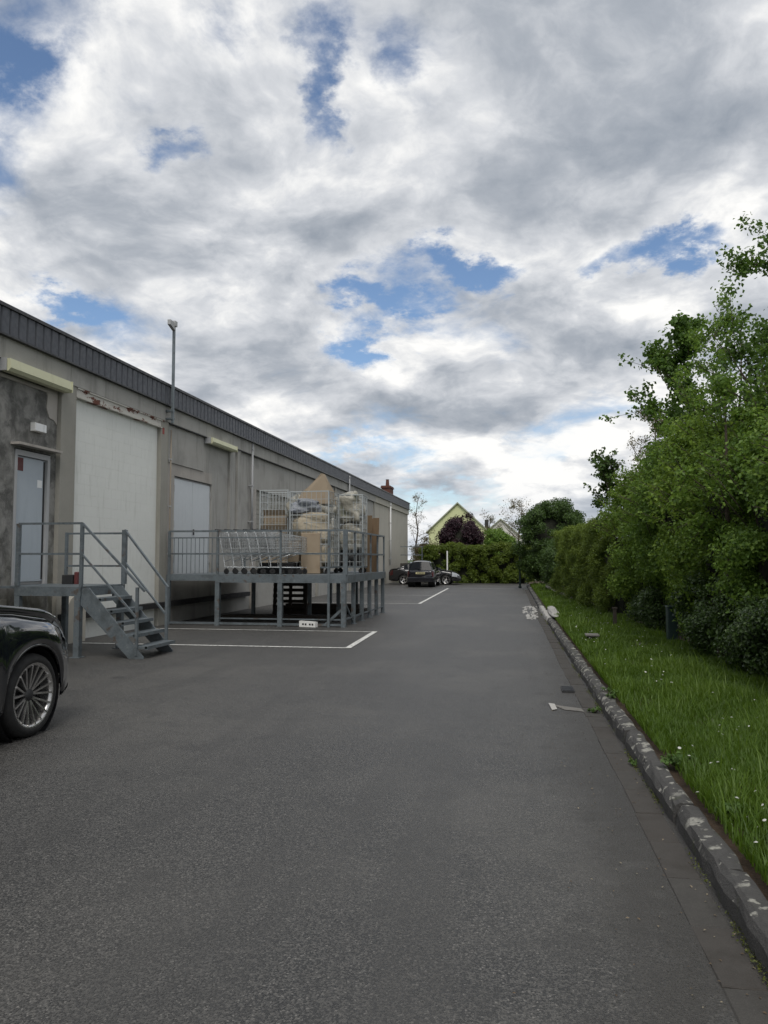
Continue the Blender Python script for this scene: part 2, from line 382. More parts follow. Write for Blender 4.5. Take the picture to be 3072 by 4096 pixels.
LM = dict(
    hazel=leafmat('hazel_leaf', (0.0447, 0.0953, 0.0134), (0.1042, 0.1875, 0.0253), (0.1935, 0.2902, 0.0447)),
    lime=leafmat('bright_leaf', (0.0595, 0.1162, 0.0156), (0.1303, 0.2195, 0.0283), (0.2266, 0.3186, 0.0481)),
    maple=leafmat('maple_leaf', (0.0304, 0.0696, 0.0114), (0.0658, 0.1316, 0.0202), (0.1240, 0.2024, 0.0354)),
    ivy=leafmat('ivy_leaf', (0.0168, 0.0360, 0.0096), (0.0408, 0.0768, 0.0168), (0.0936, 0.1500, 0.0360), .2, .35),
    conifer=leafmat('yew_needle', (0.010, 0.024, 0.010), (0.018, 0.040, 0.014), (0.030, 0.058, 0.018), .15),
    thuja=leafmat('thuja_spray', (0.0469, 0.0856, 0.0124), (0.1076, 0.1628, 0.0221), (0.2001, 0.2553, 0.0386), .25),
    laurel=leafmat('far_hedge_leaf', (0.0441, 0.0756, 0.0095), (0.0924, 0.1365, 0.0158), (0.1628, 0.2100, 0.0252), .25),
    darkt=leafmat('dark_tree_leaf', (0.0228, 0.0481, 0.0101), (0.0430, 0.0860, 0.0152), (0.0835, 0.1366, 0.0253), .25),
    purple=leafmat('purple_leaf', (0.016, 0.007, 0.012), (0.030, 0.012, 0.020), (0.056, 0.022, 0.030), .2),
    brown=leafmat('young_brown_leaf', (0.10, 0.065, 0.04), (0.15, 0.11, 0.065), (0.15, 0.17, 0.07), .3),
    grass=leafmat('grass_blade', (0.0338, 0.0721, 0.0056), (0.0631, 0.1194, 0.0090), (0.1183, 0.1859, 0.0202), .35),
    weed=leafmat('weed_leaf', (0.04, 0.085, 0.015), (0.07, 0.13, 0.025), (0.10, 0.17, 0.04), .3),
    moss=leafmat('moss_leaf', (0.05, 0.065, 0.012), (0.085, 0.10, 0.02), (0.13, 0.14, 0.03), .2),
    litter=leafmat('dry_leaf', (0.06, 0.04, 0.025), (0.14, 0.10, 0.06), (0.30, 0.27, 0.20), .1),
    petal=leafmat('white_petal', (0.55, 0.55, 0.50), (0.62, 0.62, 0.58), (0.70, 0.70, 0.66), .3),
)


# ------------------------------------------------------------------ mesh helpers
class MB:
    def __init__(s): s.v = []; s.f = []; s.mi = []

    def add(s, vs, fs, mi=0):
        o = len(s.v); s.v += [tuple(v) for v in vs]; s.f += [tuple(o + i for i in f) for f in fs]; s.mi += [mi] * len(fs); return s

    def box(s, x0, x1, y0, y1, z0, z1, mi=0):
        vs = [(x, y, z) for z in (z0, z1) for (x, y) in ((x0, y0), (x1, y0), (x1, y1), (x0, y1))]
        return s.add(vs, [(3, 2, 1, 0), (4, 5, 6, 7), (0, 1, 5, 4), (1, 2, 6, 5), (2, 3, 7, 6), (3, 0, 4, 7)], mi)

    def bbox(s, x0, x1, y0, y1, z0, z1, b=0.01, mi=0):
        """box with bevelled top and vertical edges"""
        r1 = [(x0 + b, y0), (x1 - b, y0), (x1, y0 + b), (x1, y1 - b), (x1 - b, y1), (x0 + b, y1), (x0, y1 - b), (x0, y0 + b)]
        cx, cy = (x0 + x1) / 2, (y0 + y1) / 2
        sh = lambda p: (cx + (p[0] - cx) * (1 - 2 * b / max(x1 - x0, 1e-6)), cy + (p[1] - cy) * (1 - 2 * b / max(y1 - y0, 1e-6)))
        vs = [(p[0], p[1], z0) for p in r1] + [(p[0], p[1], z1 - b) for p in r1] + [(*sh(p), z1) for p in r1]
        fs = [tuple(range(7, -1, -1)), tuple(range(16, 24))]
        for k in (0, 8):
            for i in range(8): fs.append((k + i, k + (i + 1) % 8, k + 8 + (i + 1) % 8, k + 8 + i))
        return s.add(vs, fs, mi)

    def bar(s, a, b, w, h=None, mi=0, up=(0, 0, 1)):
        """rectangular bar from a to b"""
        h = w if h is None else h
        a, b = np.array(a, float), np.array(b, float); d = b - a; L = np.linalg.norm(d); d /= max(L, 1e-9)
        u = np.array(up, float)
        if abs(d @ u) > 0.95: u = np.array((0, 1.0, 0)) if abs(d[1]) < 0.9 else np.array((1.0, 0, 0))
        sx = np.cross(d, u); sx /= np.linalg.norm(sx); sy = np.cross(sx, d)
        vs = [p + sx * i * w / 2 + sy * j * h / 2 for p in (a, b) for i, j in ((-1, -1), (1, -1), (1, 1), (-1, 1))]
        return s.add(vs, [(3, 2, 1, 0), (4, 5, 6, 7), (0, 1, 5, 4), (1, 2, 6, 5), (2, 3, 7, 6), (3, 0, 4, 7)], mi)

    def tube(s, pts, rad, n=8, mi=0, cap=True):
        pts = [np.array(p, float) for p in pts]; rads = rad if hasattr(rad, '__len__') else [rad] * len(pts)
        vs, fs = [], []
        for i, p in enumerate(pts):
            d = pts[min(i + 1, len(pts) - 1)] - pts[max(i - 1, 0)]; d /= max(np.linalg.norm(d), 1e-9)
            u = np.array((0, 0, 1.0)) if abs(d[2]) < 0.9 else np.array((1.0, 0, 0))
            a = np.cross(d, u); a /= np.linalg.norm(a); b = np.cross(a, d)
            for k in range(n):
                t = 2 * math.pi * k / n; vs.append(p + (a * math.cos(t) + b * math.sin(t)) * rads[i])
        for i in range(len(pts) - 1):
            for k in range(n): fs.append((i * n + k, i * n + (k + 1) % n, (i + 1) * n + (k + 1) % n, (i + 1) * n + k))
        if cap: fs.append(tuple(range(n - 1, -1, -1))); fs.append(tuple((len(pts) - 1) * n + k for k in range(n)))
        return s.add(vs, fs, mi)

    def lathe(s, prof, axis='y', c=(0, 0, 0), n=32, mi=0):
        """profile list of (radius, along) revolved about an axis through c"""
        vs, fs = [], []
        for r, h in prof:
            for k in range(n):
                t = 2 * math.pi * k / n; a, b = r * math.cos(t), r * math.sin(t)
                q = {'y': (a, h, b), 'z': (a, b, h), 'x': (h, a, b)}[axis]; vs.append((c[0] + q[0], c[1] + q[1], c[2] + q[2]))
        for i in range(len(prof) - 1):
            for k in range(n): fs.append((i * n + k, i * n + (k + 1) % n, (i + 1) * n + (k + 1) % n, (i + 1) * n + k))
        return s.add(vs, fs, mi)

    def prism(s, poly, ext, mi=0):
        """closed 3D polygon extruded by vector ext"""
        n = len(poly); e = np.array(ext, float); vs = [np.array(p, float) for p in poly]; vs += [p + e for p in vs]
        fs = [tuple(range(n - 1, -1, -1)), tuple(range(n, 2 * n))] + [(i, (i + 1) % n, n + (i + 1) % n, n + i) for i in range(n)]
        return s.add(vs, fs, mi)

    def mesh(s, name, mats, smooth=False):
        me = bpy.data.meshes.new(name); me.from_pydata([tuple(map(float, v)) for v in s.v], [], s.f)
        for m in (mats if isinstance(mats, (list, tuple)) else [mats]): me.materials.append(m)
        if any(s.mi): me.polygons.foreach_set('material_index', s.mi)
        if smooth: me.polygons.foreach_set('use_smooth', [True] * len(me.polygons))
        me.update(); return me


def rootloc(o):
    while o.parent: o = o.parent
    return np.array(o.location)


def link(name, me, parent=None, loc=None):
    o = bpy.data.objects.new(name, me); COL.objects.link(o)
    if parent is not None: o.parent = parent
    if loc is not None: o.location = loc
    return o


def part(name, mb, m, parent, world=True, smooth=False):
    """mesh part; world=True: coordinates are world ones and the parent tree is unrotated"""
    if world and parent is not None:
        L = rootloc(parent); mb.v = [tuple(np.array(v) - L) for v in mb.v]
    return link(name, mb.mesh(name, m, smooth), parent)


def tag(o, label, cat=None, group=None, kind=None):
    if label: o['label'] = label
    if cat: o['category'] = cat
    if group: o['group'] = group
    if kind: o['kind'] = kind
    return o


def thing(name, loc, label, cat, group=None, rz=0.0):
    o = bpy.data.objects.new(name, None); COL.objects.link(o); o.location = loc; o.rotation_euler = (0, 0, rz); o.empty_display_size = 0.2
    return tag(o, label, cat, group)


def single(name, mb, m, loc, label, cat, group=None, smooth=False):
    mb.v = [tuple(np.array(v) - np.array(loc)) for v in mb.v]
    o = link(name, mb.mesh(name, m, smooth), None, loc); return tag(o, label, cat, group)


def struct(name, mb, m, label=None):    # a piece of the setting
    o = link(name, mb.mesh(name, m)); o['kind'] = 'structure'
    if label: o['label'] = label
    return o


def copy_tree(o, parent=None):
    c = o.copy(); COL.objects.link(c); c.parent = parent
    for ch in list(o.children):
        if ch.name in bpy.data.objects: copy_tree(ch, c)
    return c


def np_mesh(name, V, F, m, tint=None, smooth=False):
    me = bpy.data.meshes.new(name); k = F.shape[1]
    me.vertices.add(len(V)); me.vertices.foreach_set('co', V.astype(np.float32).ravel())
    me.loops.add(F.size); me.loops.foreach_set('vertex_index', F.astype(np.int32).ravel())
    me.polygons.add(len(F)); me.polygons.foreach_set('loop_start', np.arange(0, F.size, k, dtype=np.int32)); me.polygons.foreach_set('loop_total', np.full(len(F), k, np.int32))
    if tint is not None:
        a = me.attributes.new('tint', 'FLOAT', 'POINT'); a.data.foreach_set('value', tint.astype(np.float32))
    if smooth: me.polygons.foreach_set('use_smooth', np.ones(len(F), bool))
    me.materials.append(m); me.update(calc_edges=True); return me


def unit(a): return a / np.maximum(np.linalg.norm(a, axis=1, keepdims=True), 1e-9)


def leaf_mesh(name, P, Nn, size, m, aspect=0.62, jit=0.75, hang=0.0, rng=RNG):
    """one small folded leaf (two triangles) for each point"""
    n = len(P); N = unit(Nn + rng.normal(0, jit, (n, 3))); T = rng.normal(0, 1, (n, 3)) + np.array((0, 0, -hang)); T -= N * (T * N).sum(1, keepdims=True); T = unit(T)
    B = np.cross(N, T); s = (size * rng.uniform(0.65, 1.3, n))[:, None]
    V = np.empty((n, 4, 3)); V[:, 0] = P - T * s * 0.5; V[:, 2] = P + T * s * 0.5 - N * s * 0.08
    V[:, 1] = P + B * s * aspect * 0.5 + N * s * 0.12; V[:, 3] = P - B * s * aspect * 0.5 + N * s * 0.12
    b = np.arange(n)[:, None] * 4
    F = np.concatenate([b + np.array([[0, 1, 2]]), b + np.array([[0, 2, 3]])], 0)
    return np_mesh(name, V.reshape(-1, 3), F, m, np.repeat(rng.uniform(0, 1, n), 4))


def clump_points(centres, radii, total, rng=RNG, squash=0.85, inner=0.55):
    """points spread through the shells of many small clumps, with outward normals"""
    c = np.array(centres); r = np.array(radii); w = r ** 2; k = rng.choice(len(c), total, p=w / w.sum())
    d = unit(rng.normal(0, 1, (total, 3))); d[:, 2] = np.where(rng.random(total) < 0.35, np.abs(d[:, 2]), d[:, 2])
    rr = r[k] * rng.uniform(inner, 1.08, total)
    return c[k] + d * rr[:, None] * np.array((1, 1, squash)), d * 0.8 + np.array((0, 0, 0.45))


def blob(c, rx, ry, rz, seed=0, n=20, m=12, rough=0.12, flat=True):
    """lumpy closed bag-like body with folds and a flattened base"""
    mb = MB(); vs, fs = [], []; o = Vector((seed * 3.1, seed * 1.7, 0)); smooth_ = n <= 20 and rough <= .10 and m <= 12
    for i in range(m + 1):
        th = math.pi * i / m
        for k in range(n):
            t = 2 * math.pi * k / n; d = np.array((math.sin(th) * math.cos(t), math.sin(th) * math.sin(t), math.cos(th)))
            d2 = np.sign(d) * np.abs(d) ** 0.72; v = Vector(d)
            q = 1 + rough * 1.5 * noise.noise(v * 1.6 + o)
            if n > 24:
                q -= rough * .55 * abs(noise.noise(v * 3.2 + o * 2)) + rough * .40 * abs(noise.noise(v * 7.0 + o)) - rough * .2
            z = d2[2] * rz * q
            if flat and z < -rz * 0.86: z = -rz * 0.86
            vs.append((c[0] + d2[0] * rx * q, c[1] + d2[1] * ry * q, c[2] + z))
    for i in range(m):
        for k in range(n): fs.append((i * n + k, (i + 1) * n + k, (i + 1) * n + (k + 1) % n, i * n + (k + 1) % n))
    return mb.add(vs, fs)


# ------------------------------------------------------------------ the ground
def kx(y):      # foot of the kerb: it bends slowly towards the building
    return float(np.interp(y, [0, 3.2, 5, 11.5, 17.2, 22.6, 33, 45], [0.93, 0.905, 0.875, 0.74, 0.645, 0.53, 0.39, 0.22]))


def hx(y):      # foot of the hedge
    return float(np.interp(y, [0, 9.2, 10.2, 13, 18.3, 31, 45], [3.05, 2.66, 2.45, 2.33, 2.15, 1.30, 0.75]))


mb = MB()
N_ = 120; E_ = 900.0
mb.add([(-E_, -E_, -0.03), (E_, -E_, -0.03), (E_, E_, -0.03), (-E_, E_, -0.03)], [(0, 1, 2, 3)])
struct('ground', mb, M['field'])
mb = MB(); vs = []; ys = [-8 + i * 1.5 for i in range(41)]
for yy in ys:
    vs += [(-8.70, yy, 0.0), (kx(yy) + 0.06, yy, 0.0)]
mb.add(vs, [(2 * i, 2 * i + 1, 2 * i + 3, 2 * i + 2) for i in range(len(ys) - 1)])
# the yard goes on behind the end of the building
struct('road', mb, M['asphalt'])

ver = MB(); vs = []; ys = [-8 + i * 0.75 for i in range(82)]
for yy in ys:
    k, h = kx(yy) + 0.13, hx(yy)
    for t in range(7):
        q = t / 6; vs.append((k + (h + 1.6 - k) * q, yy, 0.085 + 0.07 * math.sin(math.pi * min(1, q * 1.2)) + 0.012 * math.sin(yy * 3.1 + t * 2)))
ver.add(vs, [(7 * i + j, 7 * i + j + 1, 7 * i + j + 8, 7 * i + j + 7) for i in range(len(ys) - 1) for j in range(6)])
struct('verge', ver, M['soil'])

# kerb stones, gutter slabs
kroot = bpy.data.objects.new('kerb', None); COL.objects.link(kroot); kroot['kind'] = 'structure'; kroot['label'] = 'lichen-spotted stone kerb along the grass verge'
groot = bpy.data.objects.new('gutter', None); COL.objects.link(groot); groot['kind'] = 'structure'; groot['label'] = 'worn concrete gutter slabs along the kerb'


def kerb_mesh(L, seed):
    rg = random.Random(seed); mb = MB(); prof = [(0.0, -0.02), (0.008, 0.075), (0.028, 0.112), (0.055, 0.125), (0.115, 0.128), (0.138, 0.118), (0.15, 0.09), (0.15, -0.02)]
    n = 7; vs = []
    for i in range(n):
        t = i / (n - 1); sh = 0.004 if i in (0, n - 1) else 0
        for (x, z) in prof: vs.append((x + rg.uniform(-.009, .009) + (sh if x < .07 else -sh), -L / 2 + L * t, z + (rg.uniform(-.010, .010) if z > 0 else 0) - sh))
    k = len(prof); fs = [(i * k + j, i * k + j + 1, (i + 1) * k + j + 1, (i + 1) * k + j) for i in range(n - 1) for j in range(k - 1)]
    fs += [tuple(range(k)), tuple((n - 1) * k + j for j in range(k - 1, -1, -1))]
    return mb.add(vs, fs).mesh('kerb_stone', M['kerb'])


kms = [kerb_mesh(0.985, i) for i in range(5)]; kpale = MB(); 
yy = 0.5; i = 0
pale_k = kerb_mesh(0.985, 77).copy(); pale_k.materials.clear(); pale_k.materials.append(M['mortar'])
while yy < 46:
    pale = 20.4 < yy < 24.6
    o = link('kerb_stone', pale_k if pale else kms[i % 5], kroot, (kx(yy) + random.uniform(-.008, .008), yy, random.uniform(-.008, .006)))
    o.rotation_euler = (random.uniform(-.006, .006), random.uniform(-.02, .02), math.atan2(-(kx(yy + .5) - kx(yy - .5)), 1.0) + random.uniform(-.008, .008))
    yy += 1.0; i += 1


def slab_mesh(w, L, seed):
    rg = random.Random(seed); mb = MB(); mb.bbox(-w / 2, w / 2, -L / 2, L / 2, -0.03, 0.006, 0.004)
    mb.v = [(x + rg.uniform(-.003, .003), y + rg.uniform(-.002, .002), z + (rg.uniform(-.003, .003) if z > 0 else 0)) for x, y, z in mb.v]
    return mb.mesh('gutter_slab', M['gutter'])


gms = [slab_mesh(0.168, 0.496, i) for i in range(5)]
yy = 0.4; i = 0
while yy < 40:
    o = link('gutter_slab', gms[i % 5], groot, (kx(yy) - 0.106 + random.uniform(-.006, .006), yy, random.uniform(-.004, .002)))
    o.rotation_euler = (random.uniform(-.008, .008), random.uniform(-.015, .015), math.atan2(-(kx(yy + .5) - kx(yy - .5)), 1.0)); yy += 0.5; i += 1


def strip(name, a, b, w, m, z=0.006, label=None):
    a, b = np.array(a + (z,), float), np.array(b + (z,), float); d = b - a; L = np.linalg.norm(d); d /= L; s = np.array((-d[1], d[0], 0)) * w / 2
    mb = MB(); n = max(2, int(L / 0.4)); rg = random.Random(int(L * 1000)); vs = []
    for i in range(n + 1):
        p = a + d * L * i / n; j = rg.uniform(-.004, .004); vs += [p - s * (1 + j * 6), p + s * (1 - j * 6)]
    mb.add(vs, [(2 * i, 2 * i + 2, 2 * i + 3, 2 * i + 1) for i in range(n)]); return struct(name, mb, m, label)


strip('bay_line', (-8.3, 13.48), (-3.06, 13.57), 0.10, M['paint'], label='white painted bay line nearest the camera')
strip('bay_line', (-3.09, 13.53), (-3.20, 16.70), 0.11, M['paint'], .010, label='white bay end line beside the driveway, near bay')
strip('bay_line', (-8.5, 16.58), (-3.22, 16.64), 0.07, M['paint'], label='thin white bay line in front of the platform')
strip('bay_line', (-8.0, 27.30), (-3.62, 27.25), 0.10, M['paint'], label='white bay line behind the platform')
strip('bay_line', (-3.62, 27.2), (-3.96, 41.6), 0.11, M['paint'], .010, label='long white bay end line leading to the far cars')
strip('bay_line', (-8.0, 33.6), (-3.8, 33.5), 0.08, M['paint'], label='faint white bay line before the far cars')
strip('bay_line', (-3.2, 41.9), (-0.4, 41.6), 0.10, M['paint'], label='white line across the far end of the driveway')
# mortar spill by the kerb and the old patch at the gully
mb = MB(); rg = random.Random(3)
for k in range(95):
    t = rg.random(); side = rg.choice((0, 0, 1, 1, 2)); cy = 20.7 + 5.6 * t
    cx = (.06 + .10 * (1 - t), .30 + .03 * t, rg.uniform(.05, .33))[side] + rg.gauss(0, .045)
    if side == 2: cy = rg.choice((25.9, 26.2, 21.0)) + rg.gauss(0, .15)
    a, b = rg.uniform(.015, .055), rg.uniform(.08, .42)
    ring = [(cx + a * math.cos(u) * rg.uniform(.5, 1.3), cy + b * math.sin(u) * rg.uniform(.5, 1.2), .006 + k * .00006) for u in [2 * math.pi * i / 11 for i in range(11)]]
    mb.add(ring, [tuple(range(11))])
struct('mortar_spill', mb, M['mortar'], 'pale mortar spill on the asphalt by the kerb')
mb = MB(); mb.add([(.30, 8.74, .006), (.42, 8.46, .006), (.62, 8.38, .006), (.60, 8.56, .006), (.46, 8.64, .006)], [(0, 1, 2, 3, 4)]); mb.add([(.265, 8.80, .010), (.29, 8.40, .010), (.345, 8.46, .010), (.33, 8.76, .010)], [(0, 1, 2, 3)], 1)
struct('gully_patch', mb, [M['concD'], M['mortar']], 'pale cement patch on the asphalt at the gully')
gr = thing('drain_grate', (0.60, 9.70, 0), 'small dark iron drain grate in the gutter by the kerb', 'drain')
mb = MB(); mb.box(.45, .60, 9.55, 9.92, -.02, .02); part('frame', mb, M['plastic_dk'], gr)
for k in range(5):
    mb = MB(); mb.box(.46, .59, 9.575 + k * .07, 9.605 + k * .07, .02, .028); part('bar', mb, M['trim'], gr)

# ------------------------------------------------------------------ the warehouse
WX = -8.10
BT, FB, BB = 5.60, 5.13, 4.77            # roof edge, underside of cladding, underside of ring beam
bld = thing('warehouse_building', (WX, 0, 0), 'long low concrete warehouse with dark clad roof edge', 'building')


def bx(name, y0, y1, z0, z1, x, m, parent=bld, depth=0.3, label=None):
    mb = MB(); mb.box(x - depth, x, y0, y1, z0, z1); o = part(name, mb, m, parent)
    if label: o['label'] = label
    return o


bx('wall', -6, 11.22, 0, BB, WX - .06, M['render'], label='blotchy old rendered wall bay')
bx('wall', 11.22, 12.20, 3.42, BB, WX - .0605, M['render']); bx('wall', 11.22, 12.20, 0, 1.14, WX - .061, M['render']); bx('wall', 12.20, 12.36, 0, BB, WX - .06, M['render'])
bx('pilaster', 12.36, 12.82, 0, BB, WX + .03, M['conc2']); bx('pilaster', 16.22, 16.58, 0, BB, WX + .03, M['conc2']); 
bx('wall', 16.58, 17.08, 0, 3.86, WX - .05, M['concL'], label='pale patched wall strip left of the double door')
bx('wall', 17.08, 19.32, 0, 1.16, WX - .0505, M['conc']); bx('wall', 17.08, 19.32, 3.58, 3.86, WX - .0505, M['concL'])
bx('wall', 19.32, 20.45, 0, 3.86, WX - .05, M['conc'])
bx('wall_panel', 16.58, 18.72, 3.86, 4.28, WX - .02, M['conc']); bx('wall_panel', 16.58, 18.72, 4.285, BB, WX - .035, M['conc'])
bx('wall_panel', 18.72, 20.45, 3.86, BB, WX - .0495, M['conc'])
bx('pilaster', 20.45, 20.80, 2.2, BB, WX + .02, M['conc']); bx('pilaster', 21.05, 21.30, 2.2, BB, WX + .02, M['conc']); bx('wall', 20.80, 21.05, 0, BB, WX - .05, M['conc'])
bx('wall', 20.45, 20.80, 0, 2.2, WX - .05, M['conc']); bx('wall', 21.05, 21.30, 0, 2.2, WX - .05, M['conc'])
bx('wall', 21.30, 22.30, 0, BB, WX - .05, M['conc']); bx('pilaster', 22.30, 22.65, 0, 3.75, WX + .015, M['concL'])
bx('wall', 22.30, 27.0, 3.75, BB, WX - .05, M['conc']); 
sh = bx('roller_shutter', 22.65, 27.0, 1.2, 3.75, WX - .16, M['conc2'], depth=.1, label='dull brown roller shutter in a recessed bay')
for k in range(17):
    mb = MB(); mb.box(WX - .16, WX - .148, 22.66, 26.99, 1.22 + k * .149, 1.355 + k * .149); part('shutter_slat', mb, M['conc2'], sh)
bx('wall', 22.65, 27.0, 0, 1.2, WX - .05, M['conc'])
for k in range(5):
    y0 = 27.0 + k * 3.0
    bx('wall_panel', y0 + .01, y0 + 2.99, 0, BB, WX - .045, M['conc'])
    bx('pilaster', y0 + 2.86, y0 + 3.14, 0, BB, WX + .01 + .001 * k, M['conc2'])
for k in range(8):
    y0 = 42.15 + k * 1.6; bx('wall_panel', y0 + .008, min(y0 + 1.592, 55), 0, BB, WX - .04, M['cream'])
# ring beam in cast lengths
yb = -6.0
for ye in (5.2, 12.6, 16.4, 21.2, 27.0, 33.0, 39.0, 42.15, 48.6, 55.0):
    bx('ring_beam', yb + .006, ye - .006, BB, FB + .02, WX + .05, M['cream'] if ye > 43 else M['conc']); yb = ye
for a, b in ((-6, 12.58), (16.62, 42.1)):  # thin black strip standing in for the shadow line under the ring beam
    mb = MB(); mb.box(WX - .02, WX + .046, a, b, BB - .022, BB); part('beam_shadow_strip', mb, M['black'], bld)
mb = MB(); mb.box(WX - 20, WX - .42, -6, 55, 0.0, 5.15); part('inner_wall', mb, M['conc'], bld)
mb = MB(); mb.box(WX - 20, WX + .06, -6, 55.05, 5.15, BT - .05); part('roof', mb, M['trim'], bld)
# cladding: one folded panel after another
fas = bx('fascia', -6, 55.05, FB, BT - .03, WX + .10, M['trim'], depth=.05)
pm = MB(); w = .217
pm.add([(0, 0, 0), (0.022, .018, 0), (0.022, w - .035, 0), (0, w - .012, 0), (0, 0, BT - FB - .06), (0.022, .018, BT - FB - .06), (0.022, w - .035, BT - FB - .06), (0, w - .012, BT - FB - .06)],
       [(0, 1, 5, 4), (1, 2, 6, 5), (2, 3, 7, 6), (0, 3, 2, 1), (4, 5, 6, 7), (3, 0, 4, 7)])
pmesh = pm.mesh('fascia_panel', M['fascia']); y = -5.9
while y < 54.8:
    link('fascia_panel', pmesh, fas, (0.101, y, FB + .022)); y += w
bx('roof_edge_trim', -6, 55.06, BT - .035, BT + .02, WX + .155, M['trim'], depth=.22); bx('cladding_foot_trim', -6, 55.06, FB - .012, FB + .018, WX + .14, M['trim'], depth=.12)
# the white painted block panel, laid in courses
wb = bx('block_panel', 12.82, 16.22, 0, 4.58, WX - .075, M['block'], label='white painted blockwork panel')
course, bl = .2, .485
bmesh_ = {}
for r in range(23):
    yy = 12.83 + (-(bl / 2) if r % 2 else 0)
    while yy < 16.2:
        a, b = max(yy, 12.83), min(yy + bl - .002, 16.21)
        if b - a > .05:
            key = round(b - a, 3)
            if key not in bmesh_:
                q = MB(); q.add([(0, 0, 0), (0, key, 0), (0, key, course - .002), (0, 0, course - .002), (.003, .002, .002), (.003, key - .002, .002), (.003, key - .002, course - .004), (.003, .002, course - .004)],
                                [(4, 5, 6, 7), (0, 1, 5, 4), (1, 2, 6, 5), (2, 3, 7, 6), (3, 0, 4, 7)]); bmesh_[key] = q.mesh('block', M['block'])
            link('block', bmesh_[key], wb, (-.0755 + random.uniform(-.0006, .0006), a, .005 + r * course if r < 22 else .005 + r * course - .02))
        yy += bl
mb = MB(); mb.box(WX - .05, WX + .0, 12.83, 12.86, 0.9, 4.6); part('corner_strip', mb, M['whitep'], bld)
# rusted steel lintel above it
mb = MB(); mb.box(WX - .1, WX + .035, 12.84, 16.34, 4.58, 4.60); mb.box(WX - .06, WX + .02, 12.84, 16.34, 4.60, 4.74); mb.box(WX - .1, WX + .045, 12.84, 16.34, 4.74, 4.765)
part('steel_lintel', mb, M['flaky'], bld)['label'] = 'flaking white lintel showing red rust'
mb = MB(); mb.box(WX - .02, WX + .035, 16.27, 16.36, 4.45, 4.60); part('lintel_shoe', mb, M['red'], bld)
# dock beam low on the wall
mb = MB(); mb.box(WX - .06, WX + .10, 12.4, 22.0, .50, .62); part('bumper_rail', mb, M['rubber'], bld)
# rounded concrete buffer at the foot of the pilaster
mb = MB(); prof = [(12.50, 0), (13.06, 0), (13.06, .72)] + [(12.78 + .28 * math.cos(t), .72 + .22 * math.sin(t)) for t in np.linspace(0, math.pi, 9)[1:-1]] + [(12.50, .72)]
mb.prism([(WX + .02, a, b) for a, b in prof], (.16, 0, 0)); part('buffer_stone', mb, M['cream'], bld)
# plaster patch, top left
mb = MB(); mb.prism([(WX - .06, a, b) for a, b in [(11.95, 4.70), (12.34, 4.70), (12.34, 3.98), (12.24, 4.05), (12.12, 4.06), (12.03, 4.22), (12.05, 4.44)]], (.02, 0, 0)); part('plaster_patch', mb, M['concL'], bld)
mb = MB(); mb.box(WX - .06, WX - .03, 10.0, 12.1, 4.50, 4.56); part('plaster_ledge', mb, M['concL'], bld)
mb = MB(); mb.box(WX - .06, WX + .12, 11.12, 12.30, 3.46, 3.50); part('drip_ledge', mb, M['concL'], bld)
# wall plinth crack line left of the landing
bx('base_course', -6, 11.1, 0.0, .95, WX - .03, M['conc2'])
# grey door on the landing
dr = bx('door', 11.26, 12.16, 1.17, 3.38, WX - .12, M['frame'], depth=.06, label='grey-blue steel door on the landing')
mb = MB(); mb.box(WX - .12, WX - .095, 11.31, 12.09, 1.22, 3.30); part('leaf', mb, M['doorg'], dr)
for a, b, c, d in ((11.24, 11.30, 1.15, 3.40), (12.11, 12.185, 1.15, 3.40), (11.30, 12.11, 3.31, 3.40)):
    mb = MB(); mb.box(WX - .12, WX - .05, a, b, c, d); part('frame', mb, M['frame'], dr)
mb = MB(); mb.box(WX - .095, WX - .088, 12.05, 12.085, 1.25, 3.28); part('seal', mb, M['black'], dr)
mb = MB(); mb.box(WX - .095, WX - .091, 11.33, 11.50, 3.06, 3.28); part('warning_sticker', mb, M['darkred'], dr)
mb = MB(); mb.box(WX - .095, WX - .091, 11.89, 12.02, 2.82, 2.95); part('notice', mb, M['paper'], dr)
# pale double door behind the platform
dd = bx('double_door', 17.08, 19.32, 1.18, 3.57, WX - .13, M['frame'], depth=.06, label='pale grey double door onto the platform')
for a, b in ((17.12, 18.185), (18.20, 19.28)):
    mb = MB(); mb.box(WX - .13, WX - .09, a, b, 1.22, 3.52); lf = part('leaf', mb, M['doorw'], dd)
    for k in range(3):
        mb = MB(); yy = a - .005 if a < 18 else b - .03; mb.box(WX - .09, WX - .07, yy, yy + .035, 1.5 + k * .85, 1.66 + k * .85); part('hinge', mb, M['frame'], lf)
mb = MB(); mb.box(WX - .09, WX - .06, 18.24, 18.28, 2.2, 2.34); part('handle', mb, M['trim'], dd)
# downpipes
def pipe(y, x, z0, z1, r, m):
    mb = MB(); mb.tube([(x, y, z0), (x, y, z1)], r, 10); o = part('downpipe', mb, m, bld, smooth=True)
    for z in np.arange(z0 + .4, z1, 1.1):
        q = MB(); q.box(WX - .05, x + r + .008, y - r - .012, y + r + .012, z, z + .03); part('bracket', q, M['frame'], o)
pipe(22.15, WX + .06, 2.3, 5.1, .035, M['frame']); pipe(16.66, WX + .06, 0.2, 4.6, .016, M['rusty']); pipe(47.0, WX + .06, 1.2, 5.45, .06, M['whitep']); pipe(35.2, WX + .12, 3.9, 5.5, .05, M['frame'])
ch = MB(); ch.box(WX - .55, WX + .02, 47.0, 48.3, BT - .1, BT + .42); ch = part('chimney', ch, M['brick'], bld)
for k in range(2):
    mb = MB(); mb.box(WX - .60 + .03 * k, WX + .07 - .03 * k, 46.93 + .03 * k, 48.37 - .03 * k, BT + .42 + .07 * k, BT + .485 + .07 * k); part('corbel', mb, M['brick'], ch)
